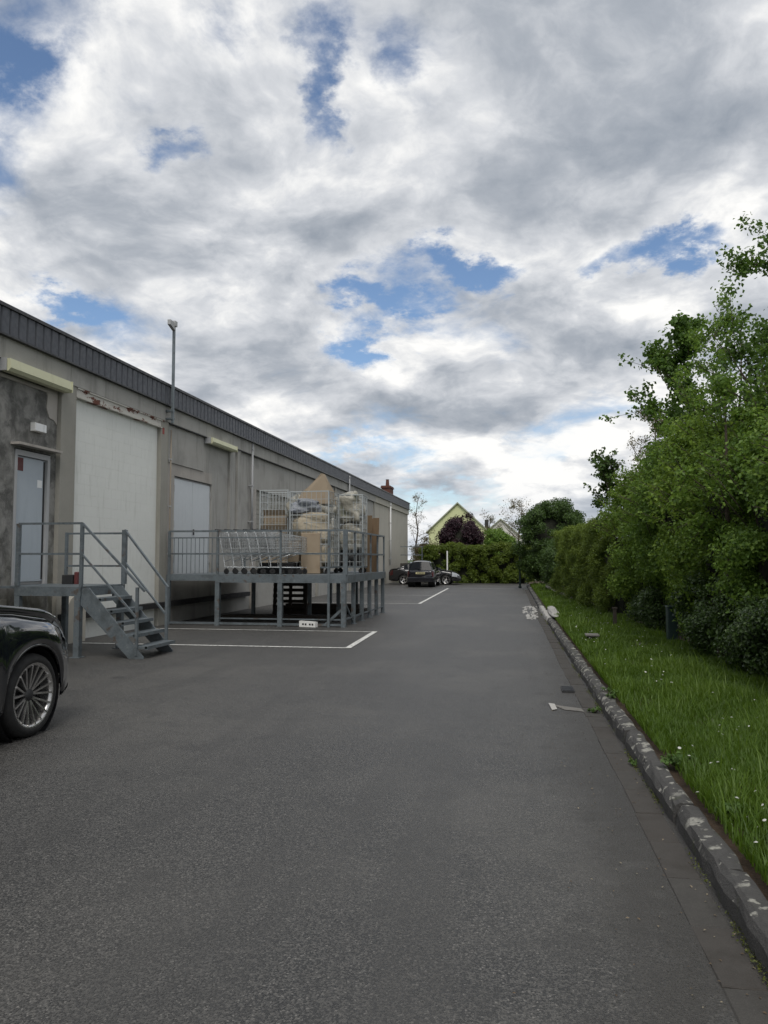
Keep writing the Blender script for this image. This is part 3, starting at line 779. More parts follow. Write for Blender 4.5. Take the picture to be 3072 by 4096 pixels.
mb = MB(); mb.lathe([(.13, 0), (.12, .2), (.10, .42), (.13, .44), (.0, .44)], 'z', (WX - .25, 47.6, BT + .55), 14); part('chimney_pot', mb, M['brick'], ch)


def striplight(y0, y1, z0, z1, label):
    t = thing('strip_light', (WX, (y0 + y1) / 2, z0), label, 'light', 'strip lights under the roof edge')
    mb = MB(); mb.prism([(WX + .05, y0, z1), (WX + .20, y0, z1), (WX + .22, y0, z0 + .05), (WX + .17, y0, z0), (WX + .05, y0, z0)], (0, y1 - y0, 0)); part('cover', mb, M['cream_lamp'], t)
    for a in (y0 - .03, y1):
        mb = MB(); mb.box(WX - .03, WX + (.15 if a < y0 else .222), a, a + .02, z0 + .005, z1 + .004); part('end_cap', mb, M['frame'] if a < y0 else M['cream_lamp'], t)
    mb = MB(); mb.box(WX - .06, WX + .05, y0, y1, z0 + .04, z1 + .0); part('back_box', mb, M['frame'], t)


striplight(10.72, 12.40, 4.56, 4.76, 'long yellowed strip light above the grey door')
striplight(18.80, 20.50, 4.60, 4.76, 'yellowed strip light above the pale double door')
em = thing('emergency_light', (WX - .06, 11.77, 3.76), 'small white emergency light box above the grey door', 'light')
mb = MB(); mb.box(WX - .06, WX + .03, 11.62, 11.93, 3.76, 3.90); part('housing', mb, M['whitep'], em); mb = MB(); mb.box(WX + .03, WX + .045, 11.63, 11.92, 3.765, 3.89); part('lens', mb, M['paper'], em)
ms = thing('camera_mast', (WX + .10, 16.50, 4.4), 'thin steel mast rising above the roof edge with camera head', 'mast')
mb = MB(); mb.bar((WX + .21, 16.42, 4.72), (WX + .21, 16.42, 7.0), .055, .055); part('post', mb, M['galv'], ms)
for z in (4.80, 4.98):
    mb = MB(); mb.box(WX + .04, WX + .245, 16.37, 16.47, z, z + .04); part('bracket', mb, M['galv'], ms)
mb = MB(); mb.prism([(WX + .16, 16.36, 6.98), (WX + .16, 16.48, 6.98), (WX + .16, 16.48, 7.10), (WX + .16, 16.36, 7.10)], (.11, 0, 0)); mb.prism([(WX + .17, 16.16, 6.96), (WX + .17, 16.40, 6.88), (WX + .17, 16.40, 7.05), (WX + .17, 16.16, 7.07)], (.08, 0, 0)); part('camera_head', mb, M['frame'], ms)

KB, NX = 1.0642, -8.62
bld.location = (NX, 0, 1.6 * (1 - KB)); bld.scale = (1, KB, KB)
for o in [q for q in bpy.data.objects if q.parent is None and q.get('category') in ('light', 'mast')]:
    x, y, z = o.location; o.location = (x - WX + NX, y * KB, 1.6 + (z - 1.6) * KB); o.scale = (1, KB, KB)

# ------------------------------------------------------------------ small landing with stairs
LD = thing('landing_stairs', (-7.6, 12.2, 0), 'small steel landing with stairs below the grey door', 'stairs')
GX0, GX1, GY0, GY1, DZ = -8.27, -7.10, 11.50, 12.87, 1.145
g_ = M['galv']


def bar(name, a, b, w, h=None, parent=LD, m=None):
    mb = MB(); mb.bar(a, b, w, h); return part(name, mb, m or g_, parent)


dk = MB(); dk.box(-8.58, GX1, GY0, GY1, DZ - .035, DZ); dk = part('deck', dk, g_, LD)
bar('edge_beam', (GX0, GY0, DZ - .08), (GX1 + .03, GY0, DZ - .08), .05, .15); bar('edge_beam', (GX0, GY1, DZ - .08), (GX1 + .03, GY1, DZ - .08), .05, .15); bar('edge_beam', (GX1, GY0 + .03, DZ - .1), (GX1, GY1 - .03, DZ - .1), .05, .12)
for yy in (GY0 + .02, GY1 - .02):
    bar('leg', (GX1 - .03, yy, 0), (GX1 - .03, yy, DZ - .15), .10, .10); mb = MB(); mb.box(GX1 - .12, GX1 + .06, yy - .09, yy + .09, 0, .012); part('foot_plate', mb, g_, LD)
for yy in (GY0 + .02, GY1 - .02): bar('leg', (GX0 + .05, yy, 0), (GX0 + .05, yy, DZ - .15), .09, .09)
RT = 2.18
bar('rail_post', (GX0 + .04, GY0, DZ), (GX0 + .04, GY0, RT), .06); bar('rail_post', (GX1 + .02, GY0, DZ), (GX1 + .02, GY0, RT), .05)
bar('rail_post', (GX1 + .02, GY1, DZ), (GX1 + .02, GY1, RT - .06), .075); bar('rail_post', (GX0 + .04, GY1, DZ), (GX0 + .04, GY1, RT - .1), .045)
for z in (RT, 1.68): bar('rail', (GX0 + .04, GY0, z), (GX1 + .02, GY0, z), .035)
for z in (RT - .12, 1.47): bar('rail', (GX0 + .04, GY1, z), (GX1 + .02, GY1, z), .035)
SX1 = -6.03
for yy, nm in ((GY0 + .02, 'stringer'), (GY1 - .32, 'stringer')):
    mb = MB(); s = .125
    mb.prism([(GX1 - .02, yy - .012, DZ - .02), (GX1 + .16, yy - .012, DZ - .02), (SX1 + .06, yy - .012, .03), (SX1 + .06, yy - .012, 0), (SX1 - .19, yy - .012, 0), (GX1 - .02, yy - .012, DZ - .26)], (0, .024, 0)); part(nm, mb, g_, LD)
for k in range(5):
    z = DZ - (k + 1) * .19; x = GX1 + .12 + k * .205
    mb = MB(); mb.box(x - .02, x + .24, GY0 + .035, GY1 - .335, z - .035, z); mb.box(x + .20, x + .245, GY0 + .035, GY1 - .335, z - .05, z + .003); part('tread', mb, g_, LD)
# near handrail, far handrail
xl = -6.10; bar('rail_post', (xl, GY0 + .02, .05), (xl, GY0 + .02, 1.14), .045)
bar('handrail', (GX1 + .02, GY0, RT), (xl + .14, GY0, RT - 1.10), .035); bar('handrail', (GX1 + .02, GY0, 1.68), (xl, GY0, .66), .03)
bar('rail_post', (xl, GY1 - .30, .05), (xl, GY1 - .30, 1.12), .045)
bar('handrail', (GX1 + .02, GY1, RT - .06), (xl + .02, GY1 - .30, 1.10), .035); bar('handrail', (GX1 + .02, GY1, 1.55), (xl, GY1 - .30, .62), .03)
bk = thing('tool_box', (-7.98, 12.66, DZ), 'small dark box with red side panel standing on the landing', 'box')
mb = MB(); mb.bbox(-8.13, -7.92, 12.58, 12.74, DZ, DZ + .17, .01); part('body', mb, M['plastic_dk'], bk); mb = MB(); mb.bbox(-7.915, -7.85, 12.62, 12.72, DZ, DZ + .22, .012); part('side_panel', mb, M['darkred'], bk)

# ------------------------------------------------------------------ loading platform
PX0, PX1, PY0, PY1, PZ = -8.58, -4.07, 17.65, 22.75, 1.22
PF = thing('loading_platform', (-6.1, 20.3, 0), 'large galvanised steel loading platform on many legs', 'platform')
pb = lambda name, a, b, w, h=None: bar(name, a, b, w, h, PF)
mb = MB(); mb.box(PX0, PX1, PY0, PY1, PZ - .04, PZ); part('deck', mb, g_, PF)
pb('edge_beam', (PX0, PY0, PZ - .085), (-7.30, PY0, PZ - .085), .05, .13); pb('edge_beam', (-7.30, PY0 - .03, PZ - .095), (PX1, PY0 - .03, PZ - .095), .06, .19); pb('edge_beam', (PX1, PY0 - .02, PZ - .10), (PX1, PY1, PZ - .10), .06, .19)
pb('edge_beam', (PX0, PY1, PZ - .13), (PX1 - .03, PY1, PZ - .13), .05, .16)
for yy in (19.1, 20.3, 21.5): pb('cross_beam', (PX0, yy, PZ - .10), (PX1 - .04, yy, PZ - .10), .06, .12)
fx = [PX0 + .06, -7.25, -5.68, PX1 - .06]
for x in fx[1:]: pb('leg', (x, PY0, 0), (x, PY0, PZ - .19), .11, .11)
pb('leg', (fx[0], PY0, 0), (fx[0], PY0, PZ + .0), .08, .08)
pb('brace_post', (-4.48, PY0 - .06, 0), (-4.48, PY0 - .06, PZ + 1.02), .055, .055)
for k in range(1, 6):
    yy = PY0 + (PY1 - PY0 - .06) * k / 5; pb('leg', (PX1 - .05, yy, 0), (PX1 - .05, yy, PZ - .19), .095, .095)
    mb = MB(); mb.box(PX1 - .13, PX1 + .03, yy - .08, yy + .08, 0, .012); part('foot_plate', mb, g_, PF)
for x in (-7.3, -6.5, -5.7, -4.9):
    for yy in (20.3, 22.6): pb('leg', (x, yy, 0), (x, yy, PZ - .17), .09, .09)
pb('ground_rail', (fx[0], PY0, .05), (fx[3], PY0, .05), .05, .05); pb('ground_rail', (PX1 - .05, PY0 + .05, .18), (PX1 - .05, PY1, .18), .035, .035)
pb('ground_rail', (fx[1], PY0 + .02, .17), (fx[3] - .05, PY0 + .02, .17), .03, .03)
pb('diagonal_brace', (PX1 - .05, PY0 + .1, .55), (PX1 - .05, PY0 + .95, .06), .04, .04); pb('diagonal_brace', (PX1 - .10, PY0 + .02, .42), (PX1 - .50, PY0 + .02, .06), .06, .06)
PT = PZ + 1.05
for x, w in ((fx[0], .055), (-7.26, .045), (-5.68, .045), (-4.48, .04), (PX1 - .02, .095)): pb('rail_post', (x, PY0, PZ), (x, PY0, PT), w)
for z, w in ((PT, .045), (PZ + .50, .04)): pb('rail', (fx[0], PY0, z), (PX1 - .02, PY0, z), w)
pb('rail', (fx[0], PY0, PT - .16), (-5.68, PY0, PT - .16), .03)
for x in np.arange(-8.4, -7.3, .11): pb('gate_bar', (float(x), PY0 + .01, PZ + .02), (float(x), PY0 + .01, PT - .16), .012)
for k in range(1, 6):
    yy = PY0 + (PY1 - PY0 - .03) * k / 5; pb('rail_post', (PX1 - .02, yy, PZ), (PX1 - .02, yy, PT), .045)
for z in (PT, PZ + .50): pb('rail', (PX1 - .02, PY0, z), (PX1 - .02, PY1, z), .045)
pb('rail_post', (PX0 + .1, PY1, PZ), (PX0 + .1, PY1, PT), .05)
for z in (PT, PZ + .50): pb('rail', (PX0, PY1, z), (PX1 - .02, PY1, z), .045)


# shopping trolleys, pushed into one another
def trolley():
    t = thing('shopping_trolley', (0, 0, 0), 'x', 'trolley', 'shopping trolleys pushed together on the platform')
    W0, W1, L = .27, .20, .86                      # half widths rear/front, length; local x = forward
    zb0, zb1, zt0, zt1 = .42, .52, 1.0, .86
    k = MB(); r = .0045
    lerp = lambda a, b, q: a + (b - a) * q
    pt = lambda q, s, h: (lerp(0.02, L, q) + (.10 * (1 - h) if q == 0 else 0), s * lerp(W0, W1, q), lerp(lerp(zb0, zb1, q), lerp(zt0, zt1, q), h))
    for h in (0, .15, .3, .45, .6, .8, 1):
        for s in (-1, 1): k.bar(pt(0, s, h), pt(1, s, h), r * (2.6 if h == 1 else 1.6))
        k.bar(pt(1, -1, h), pt(1, 1, h), r * 1.8); k.bar(pt(0, -1, h), pt(0, 1, h), r * 1.8)
    for q in np.linspace(0, 1, 17):
        for s in (-1, 1): k.bar(pt(q, s, 0), pt(q, s, 1), r * 1.5)
    for s in np.linspace(-1, 1, 9):
        k.bar(pt(1, s, 0), pt(1, s, 1), r * 1.5); k.bar(pt(0, s, 0), pt(0, s, 1), r * 1.5); k.bar(pt(0, s, 0), pt(1, s, 0), r * 1.5)
    part('basket', k, M['chrome'], t, world=False)
    f = MB()
    for s in (-1, 1):
        f.tube([(-.10, s * .25, 1.04), (-.02, s * .26, .96), (.10, s * .26, .42), (.14, s * .26, .16), (.86, s * .19, .15)], .013, 6); f.tube([(.14, s * .26, .30), (.78, s * .20, .52)], .010, 6)
    for q in (.2, .5, .84): f.tube([(q, -.24 + .05 * q, .155), (q, .24 - .05 * q, .155)], .008, 6)
    part('frame', f, M['chrome'], t, world=False, smooth=True)
    h = MB(); h.tube([(-.10, -.27, 1.04), (-.10, .27, 1.04)], .018, 8); part('handle', h, M['plastic_dk'], t, world=False, smooth=True)
    fl = MB(); fl.prism([pt(0, -1, .30), pt(0, 1, .30), pt(0, 1, .95), pt(0, -1, .95)], (-.012, 0, 0)); part('child_seat_flap', fl, M['frame'], t, world=False)
    for x, s in ((.18, -1), (.18, 1), (.82, -1), (.82, 1)):
        w = MB(); yy = s * (.26 if x < .5 else .185); w.lathe([(.0, -.014), (.058, -.014), (.064, -.008), (.064, .008), (.058, .014), (.0, .014)], 'y', (x, yy, .064), 16); w.bar((x, yy - .02, .064), (x, yy - .02, .15), .02, .006); part('castor', w, M['rubber'], t, world=False)
    return t


t0 = trolley(); labs = ['leftmost shopping trolley of the nested row, whole back showing', 'second shopping trolley from the left in the nested row', 'third shopping trolley from the left in the nested row', 'fourth shopping trolley from the left in the nested row',
                        'fifth shopping trolley from the left in the nested row', 'rightmost shopping trolley of the nested row, nose showing']
for i in range(6):
    o = t0 if i == 0 else copy_tree(t0)
    o.scale = (1.06, 1.06, 1.06); o.location = (-7.42 + i * .235, 18.42 + .012 * i, PZ); o.rotation_euler = (0, 0, R(random.uniform(-1.2, 1.2))); o['label'] = labs[i]


# wire roll cages
def cage(loc, w, d, h, rz, label, mid=1):
    t = thing('roll_cage', loc, label, 'roll cage', 'wire roll cages on the platform', R(rz))
    b = MB(); b.box(-w / 2, w / 2, -d / 2, d / 2, .14, .18); part('base', b, M['galv'], t, world=False)
    for s in (-1, 1):
        p = MB(); x = s * (w / 2 - .015)
        p.tube([(x, -d / 2 + .02, .18), (x, -d / 2 + .02, h), (x, d / 2 - .02, h), (x, d / 2 - .02, .18)], .018, 6)
        for z in np.arange(.3, h - .05, .18): p.bar((x, -d / 2 + .02, z), (x, d / 2 - .02, z), .011)
        for yy in np.linspace(-d / 2 + .1, d / 2 - .1, 6): p.bar((x, yy, .18), (x, yy, h), .010)
        part('side_panel', p, M['wire'], t, world=False)
    p = MB(); yb = d / 2 - .02
    for z in np.arange(.3, h - .02, .2): p.bar((-w / 2, yb, z), (w / 2, yb, z), .011)
    for x in np.linspace(-w / 2 + .08, w / 2 - .08, 8): p.bar((x, yb, .18), (x, yb, h - .02), .010)
    p.bar((-w / 2, yb, h), (w / 2, yb, h), .03); part('back_panel', p, M['wire'], t, world=False)
    if mid == 2:
        p = MB(); yf = -d / 2 + .02
        for z in np.arange(.3, h - .02, .2): p.bar((-w / 2, yf, z), (w / 2, yf, z), .010)
        for x in np.linspace(-w / 2 + .08, w / 2 - .08, 8): p.bar((x, yf, .18), (x, yf, h - .02), .009)
        p.bar((-w / 2, yf, h), (w / 2, yf, h), .028); part('front_panel', p, M['wire'], t, world=False)
    for z in ((.75, 1.5) if mid else ()):
        q = MB(); q.bar((-w / 2, -d / 2 + .02, z), (w / 2, -d / 2 + .02, z), .02, .02); part('front_strap', q, M['wire'], t, world=False)
    for x in (-1, 1):
        for yy in (-1, 1):
            q = MB(); q.lathe([(0, -.016), (.055, -.016), (.06, 0), (.055, .016), (0, .016)], 'y', (x * (w / 2 - .07), yy * (d / 2 - .07), .06), 14); q.bar((x * (w / 2 - .07), yy * (d / 2 - .07), .06), (x * (w / 2 - .07), yy * (d / 2 - .07), .14), .03); part('castor', q, M['rubber'], t, world=False)
    return t


cage((-6.58, 20.15, PZ), .80, .75, 2.22, 2, 'roll cage holding flattened brown boxes, nearest the wall', 2)
cage((-5.33, 19.42, PZ), 1.06, .95, 2.10, -3, 'tall roll cage piled with sacks and cardboard, in the middle', 2)
cage((-4.62, 20.55, PZ), .80, .75, 2.10, 2, 'roll cage stuffed with wrapped film, nearest the right rail', 2)
cage((-5.55, 21.6, PZ), .80, .75, 1.8, 4, 'roll cage half hidden behind the sack pile at the back rail', 0)


def carton_box(x0, x1, y0, y1, z0, h, label, flaps=True):
    t = thing('cardboard_box', ((x0 + x1) / 2, (y0 + y1) / 2, z0), label, 'box', 'cardboard boxes on the platform')
    mb = MB(); mb.bbox(x0, x1, y0, y1, z0, z0 + h, .008); part('body', mb, M['carton'], t)
    mb = MB(); mb.box(x0 + .005, x1 - .005, y0 - .004, y0 - .001, z0 + h * .46, z0 + h * .52); part('tape', mb, M['sack'], t)
    if flaps:
        mb = MB(); mb.prism([(x0, y0, z0 + h), (x1, y0, z0 + h), (x1 - .02, y0 - .08, z0 + h + .14), (x0 + .02, y0 - .08, z0 + h + .14)], (0, .006, 0)); part('flap', mb, M['carton'], t)
    return t


carton_box(-6.95, -6.22, 19.86, 20.42, PZ + .185, .95, 'large brown carton at the bottom of the cage nearest the wall')
carton_box(-6.90, -6.26, 19.92, 20.36, PZ + 1.14, .42, 'brown carton lying on top of the large carton')
carton_box(-5.55, -5.05, 18.92, 19.30, PZ + .01, 1.02, 'tall plain beige carton standing before the sack pile', False)
carton_box(-5.92, -5.62, 18.95, 19.35, PZ + .30, .52, 'small reddish brown carton left of the tall plain carton', False)
o = single('pallet_jack_base', MB().bbox(-6.6, -5.7, 18.78, 19.35, PZ + .02, PZ + .28, .02), M['plastic_dk'], (-6.15, 19.06, PZ), 'low dark plastic crate behind the trolleys', 'crate'); o.name = 'plastic_crate'
single('bulk_sack', blob((-5.36, 19.40, PZ + 1.18), .50, .42, .50, 4, 56, 36, rough=0.19), M['sack'], (-5.36, 19.42, PZ + .7), 'big beige bulk sack filling the middle roll cage', 'sack', 'sacks in the roll cages', True)
single('bulk_sack', blob((-5.30, 19.46, PZ + .46), .44, .36, .34, 9, 56, 36, rough=0.15), M['sack'], (-5.30, 19.46, PZ + .15), 'lower beige sack under the big bulk sack', 'sack', 'sacks in the roll cages', True)
single('waste_bag', blob((-5.52, 19.38, PZ + 1.72), .40, .34, .19, 5, 56, 36, rough=0.30), M['bluebag'], (-5.52, 19.38, PZ + 1.55), 'grey-blue plastic bag lying on the bulk sack', 'bag', 'sacks in the roll cages', True)
single('waste_bag', blob((-5.08, 19.52, PZ + 1.66), .28, .30, .24, 6, 56, 36, rough=0.28), M['film'], (-5.08, 19.52, PZ + 1.45), 'crumpled clear bag right of the grey-blue bag', 'bag', 'sacks in the roll cages', True)
single('waste_bag', blob((-5.90, 19.75, PZ + 1.75), .26, .3, .32, 16, 56, 36, rough=0.28), M['film'], (-5.90, 19.75, PZ + 1.45), 'crumpled clear bag hanging out left of the sack pile', 'bag', 'sacks in the roll cages', True)
# folded cardboard peak
mb = MB(); mb.prism([(-5.80, 19.32, PZ + 1.80), (-4.90, 19.22, PZ + 1.80), (-4.90, 19.24, PZ + 2.10), (-4.97, 19.27, PZ + 2.42), (-5.05, 19.30, PZ + 2.58), (-5.14, 19.31, PZ + 2.60), (-5.28, 19.34, PZ + 2.45), (-5.50, 19.34, PZ + 2.24), (-5.66, 19.33, PZ + 2.12)], (.012, .10, -.02)); mb.prism([(-4.888, 19.22, PZ + 1.80), (-4.80, 19.60, PZ + 1.80), (-4.86, 19.58, PZ + 2.14), (-4.96, 19.30, PZ + 2.40)], (.012, .01, 0))
single('cardboard_sheet', mb, M['carton'], (-5.3, 19.35, PZ + 1.86), 'pointed folded cardboard sheet on top of the sack pile', 'cardboard')
for (c, rx, ry, rz, sd, lab, m_) in (((-4.64, 20.52, PZ + 1.72), .40, .36, .44, 11, 'big ball of crumpled clear film on top of the right cage', 'film'), ((-4.63, 20.55, PZ + .95), .36, .33, .40, 12, 'greenish wrapped bale in the middle of the right cage', 'film'), ((-4.62, 20.55, PZ + .42), .36, .33, .27, 13, 'dark rubbish bag at the bottom of the right cage', 'rubber')):
    single('waste_bag', blob(c, rx, ry, rz, sd, 56, 36, rough=0.28), M[m_], (c[0], c[1], c[2] - rz), lab, 'bag', 'sacks in the roll cages', True)
single('waste_bag', blob((-5.55, 21.6, PZ + .8), .36, .34, .62, 15, 56, 36, rough=0.25), M['film'], (-5.55, 21.6, PZ + .2), 'tall wrapped bundle in the cage at the back rail', 'bag', 'sacks in the roll cages', True)
# timber standing at the right rail
plk = [(-4.47, 21.55, .10, .03, 1.50, .05, 'reddish plank standing at the far right corner'), (-4.33, 21.60, .13, .03, 1.62, .03, 'broad pale plank standing at the right rail'), (-4.55, 21.70, .09, .05, 1.40, .02, 'narrow timber batten at the right rail'), (-4.20, 21.85, .15, .03, 1.56, .05, 'widest plank standing at the right rail'),
       (-4.28, 22.30, .10, .04, 1.46, .01, 'last plank beside the corner post'), (-4.46, 22.45, .24, .025, 1.58, .06, 'dark board behind the planks')]
for x, y, w, th, h, tl, lab in plk:
    mb = MB(); w *= 1.15; mb.prism([(x - w / 2, y - th / 2, PZ), (x + w / 2, y - th / 2, PZ), (x + w / 2, y + th / 2, PZ), (x - w / 2, y + th / 2, PZ)], (tl * h * .6, 0, h)); single('timber_plank', mb, M['wood'], (x, y, PZ), lab, 'plank', 'planks standing on the platform')
# pallets under the deck
def pallet(loc, rz, tilt, label):
    t = thing('wooden_pallet', loc, label, 'pallet', 'pallets stored under the platform', R(rz)); t.rotation_euler = (R(tilt), 0, R(rz))
    for k in range(6):
        mb = MB(); mb.box(-.5, .5, -.012, .012, .02 + k * .16, .11 + k * .16); part('board', mb, M['dwood'], t, world=False)
    for x in (-.46, 0, .46):
        mb = MB(); mb.box(x - .04, x + .04, .013, .10, 0.0, .92); part('bearer', mb, M['dwood'], t, world=False)
pallet((-6.6, 21.35, .0), 0, -6, 'upright dark pallet standing under the platform')
ts = thing('timber_stack', (-6.2, 20.6, 0), 'low stack of dark sleepers lying under the platform', 'timber')
for q in ((-7.9, -4.6, 19.6, 20.1, 0, .10), (-7.2, -4.5, 21.9, 22.3, 0, .16), (-6.9, -4.7, 21.95, 22.25, .161, .28)):
    part('sleeper', MB().box(*q), M['dwood'], ts)

sb = thing('concrete_block', (-4.98, 17.72, 0), 'small white block with dark marks at the platform foot', 'block')
mb = MB(); mb.prism([(-5.20, 17.62, 0.0), (-4.78, 17.50, 0.0), (-4.78, 17.50, .12), (-5.20, 17.62, .14)], (.03, .12, 0)); part('body', mb, M['whitep'], sb)
for k in range(4):
    x = -5.12 + k * .07 + (.04 if k > 1 else 0); yq = 17.62 - (x + 5.20) * .286; mb = MB(); mb.prism([(x, yq - .004, .045), (x + .045, yq - .004 - .0129, .045), (x + .045, yq - .004 - .0129, .085), (x, yq - .004, .085)], (0, .003, 0)); part('mark', mb, M['black'], sb)

# ------------------------------------------------------------------ far ramp by the building
rp = thing('loading_ramp', (-7.4, 52.5, 0), 'grey concrete loading ramp with railing at the far end of the warehouse', 'ramp')
mb = MB(); mb.prism([(-8.0, 50.6, 0), (-8.0, 54.6, 0), (-8.0, 54.6, 1.3), (-8.0, 50.6, 1.3)], (1.5, 0, 0)); part('body', mb, M['gutter'], rp)
for yy in (50.7, 51.7, 52.7, 53.7, 54.5):
    bar('rail_post', (-6.55, yy, 1.3), (-6.55, yy, 2.4), .05, None, rp)
for z in (2.4, 1.85): bar('rail', (-6.55, 50.7, z), (-6.55, 54.5, z), .05, None, rp); bar('rail', (-8.0, 50.68, z), (-6.55, 50.68, z), .05, None, rp)


# ------------------------------------------------------------------ cars
def wheel(parent, x, y, r, w, rim_r, side, spokes, m_rim, detail=True):
    """side -1: right-hand side of the car (outer face towards -y)"""
    t = MB(); s = side; n = 40
    pr = [(rim_r, -w / 2 + .012), (rim_r + .02, -w / 2), (r - .045, -w / 2 + .002), (r - .012, -w / 2 + .025), (r, -w / 2 + .06), (r, w / 2 - .06), (r - .012, w / 2 - .025), (r - .045, w / 2), (rim_r, w / 2 - .02), (rim_r, -w / 2 + .012)]
    t.lathe(pr, 'y', (x, y, r), n); wo = part('wheel', t, M['tyre'], parent, world=False, smooth=True)
    q = MB(); yo = s * (w / 2 - .008); yi = s * (w / 2 - .085)
    q.lathe([(rim_r + .006, yo), (rim_r - .016, yo - s * .003), (rim_r - .024, yo - s * .03), (rim_r - .03, yi - s * .06)], 'y', (x, y, r), n); part('rim', q, m_rim, wo, world=False, smooth=True)
    dsc = MB(); dsc.lathe([(0, yi - s * .045), (rim_r * .72, yi - s * .045)], 'y', (x, y, r), 24); dsc.lathe([(rim_r * .7, yi - s * .07), (rim_r - .01, yi - s * .07)], 'y', (x, y, r), 24); part('brake_disc', dsc, M['black'], wo, world=False)
    for k in range(spokes):
        for d in ((-1, 1) if detail else (0,)):
            a = 2 * math.pi * (k + .15) / spokes; a2 = a + d * (.17 if detail else 0); a1 = a + d * .06
            p0 = np.array((x + .055 * math.cos(a1), y + yi * .82 + yo * .18, r + .055 * math.sin(a1))); p1 = np.array((x + (rim_r - .012) * math.cos(a2), y + yo - s * .012, r + (rim_r - .012) * math.sin(a2)))
            sp = MB(); sp.bar(p0, p1, .017 if detail else .05, .03, up=(0, 1, 0)); part('spoke', sp, m_rim, wo, world=False)
    hb = MB(); hb.lathe([(.0, yo - s * .03), (.035, yo - s * .03), (.062, yi + s * .022), (.066, yi - s * .02)], 'y', (x, y, r), 20); part('hub_cap', hb, m_rim if not detail else M['plastic_dk'], wo, world=False, smooth=True)
    if detail:
        for k in range(5):
            a = 2 * math.pi * (k + .5) / 5; b = MB(); b.lathe([(0, 0.0), (.010, 0.0), (.010, s * -.03)], 'y', (x + .048 * math.cos(a), y + yi + s * .028, r + .048 * math.sin(a)), 8); part('wheel_bolt', b, M['alloy'], wo, world=False)


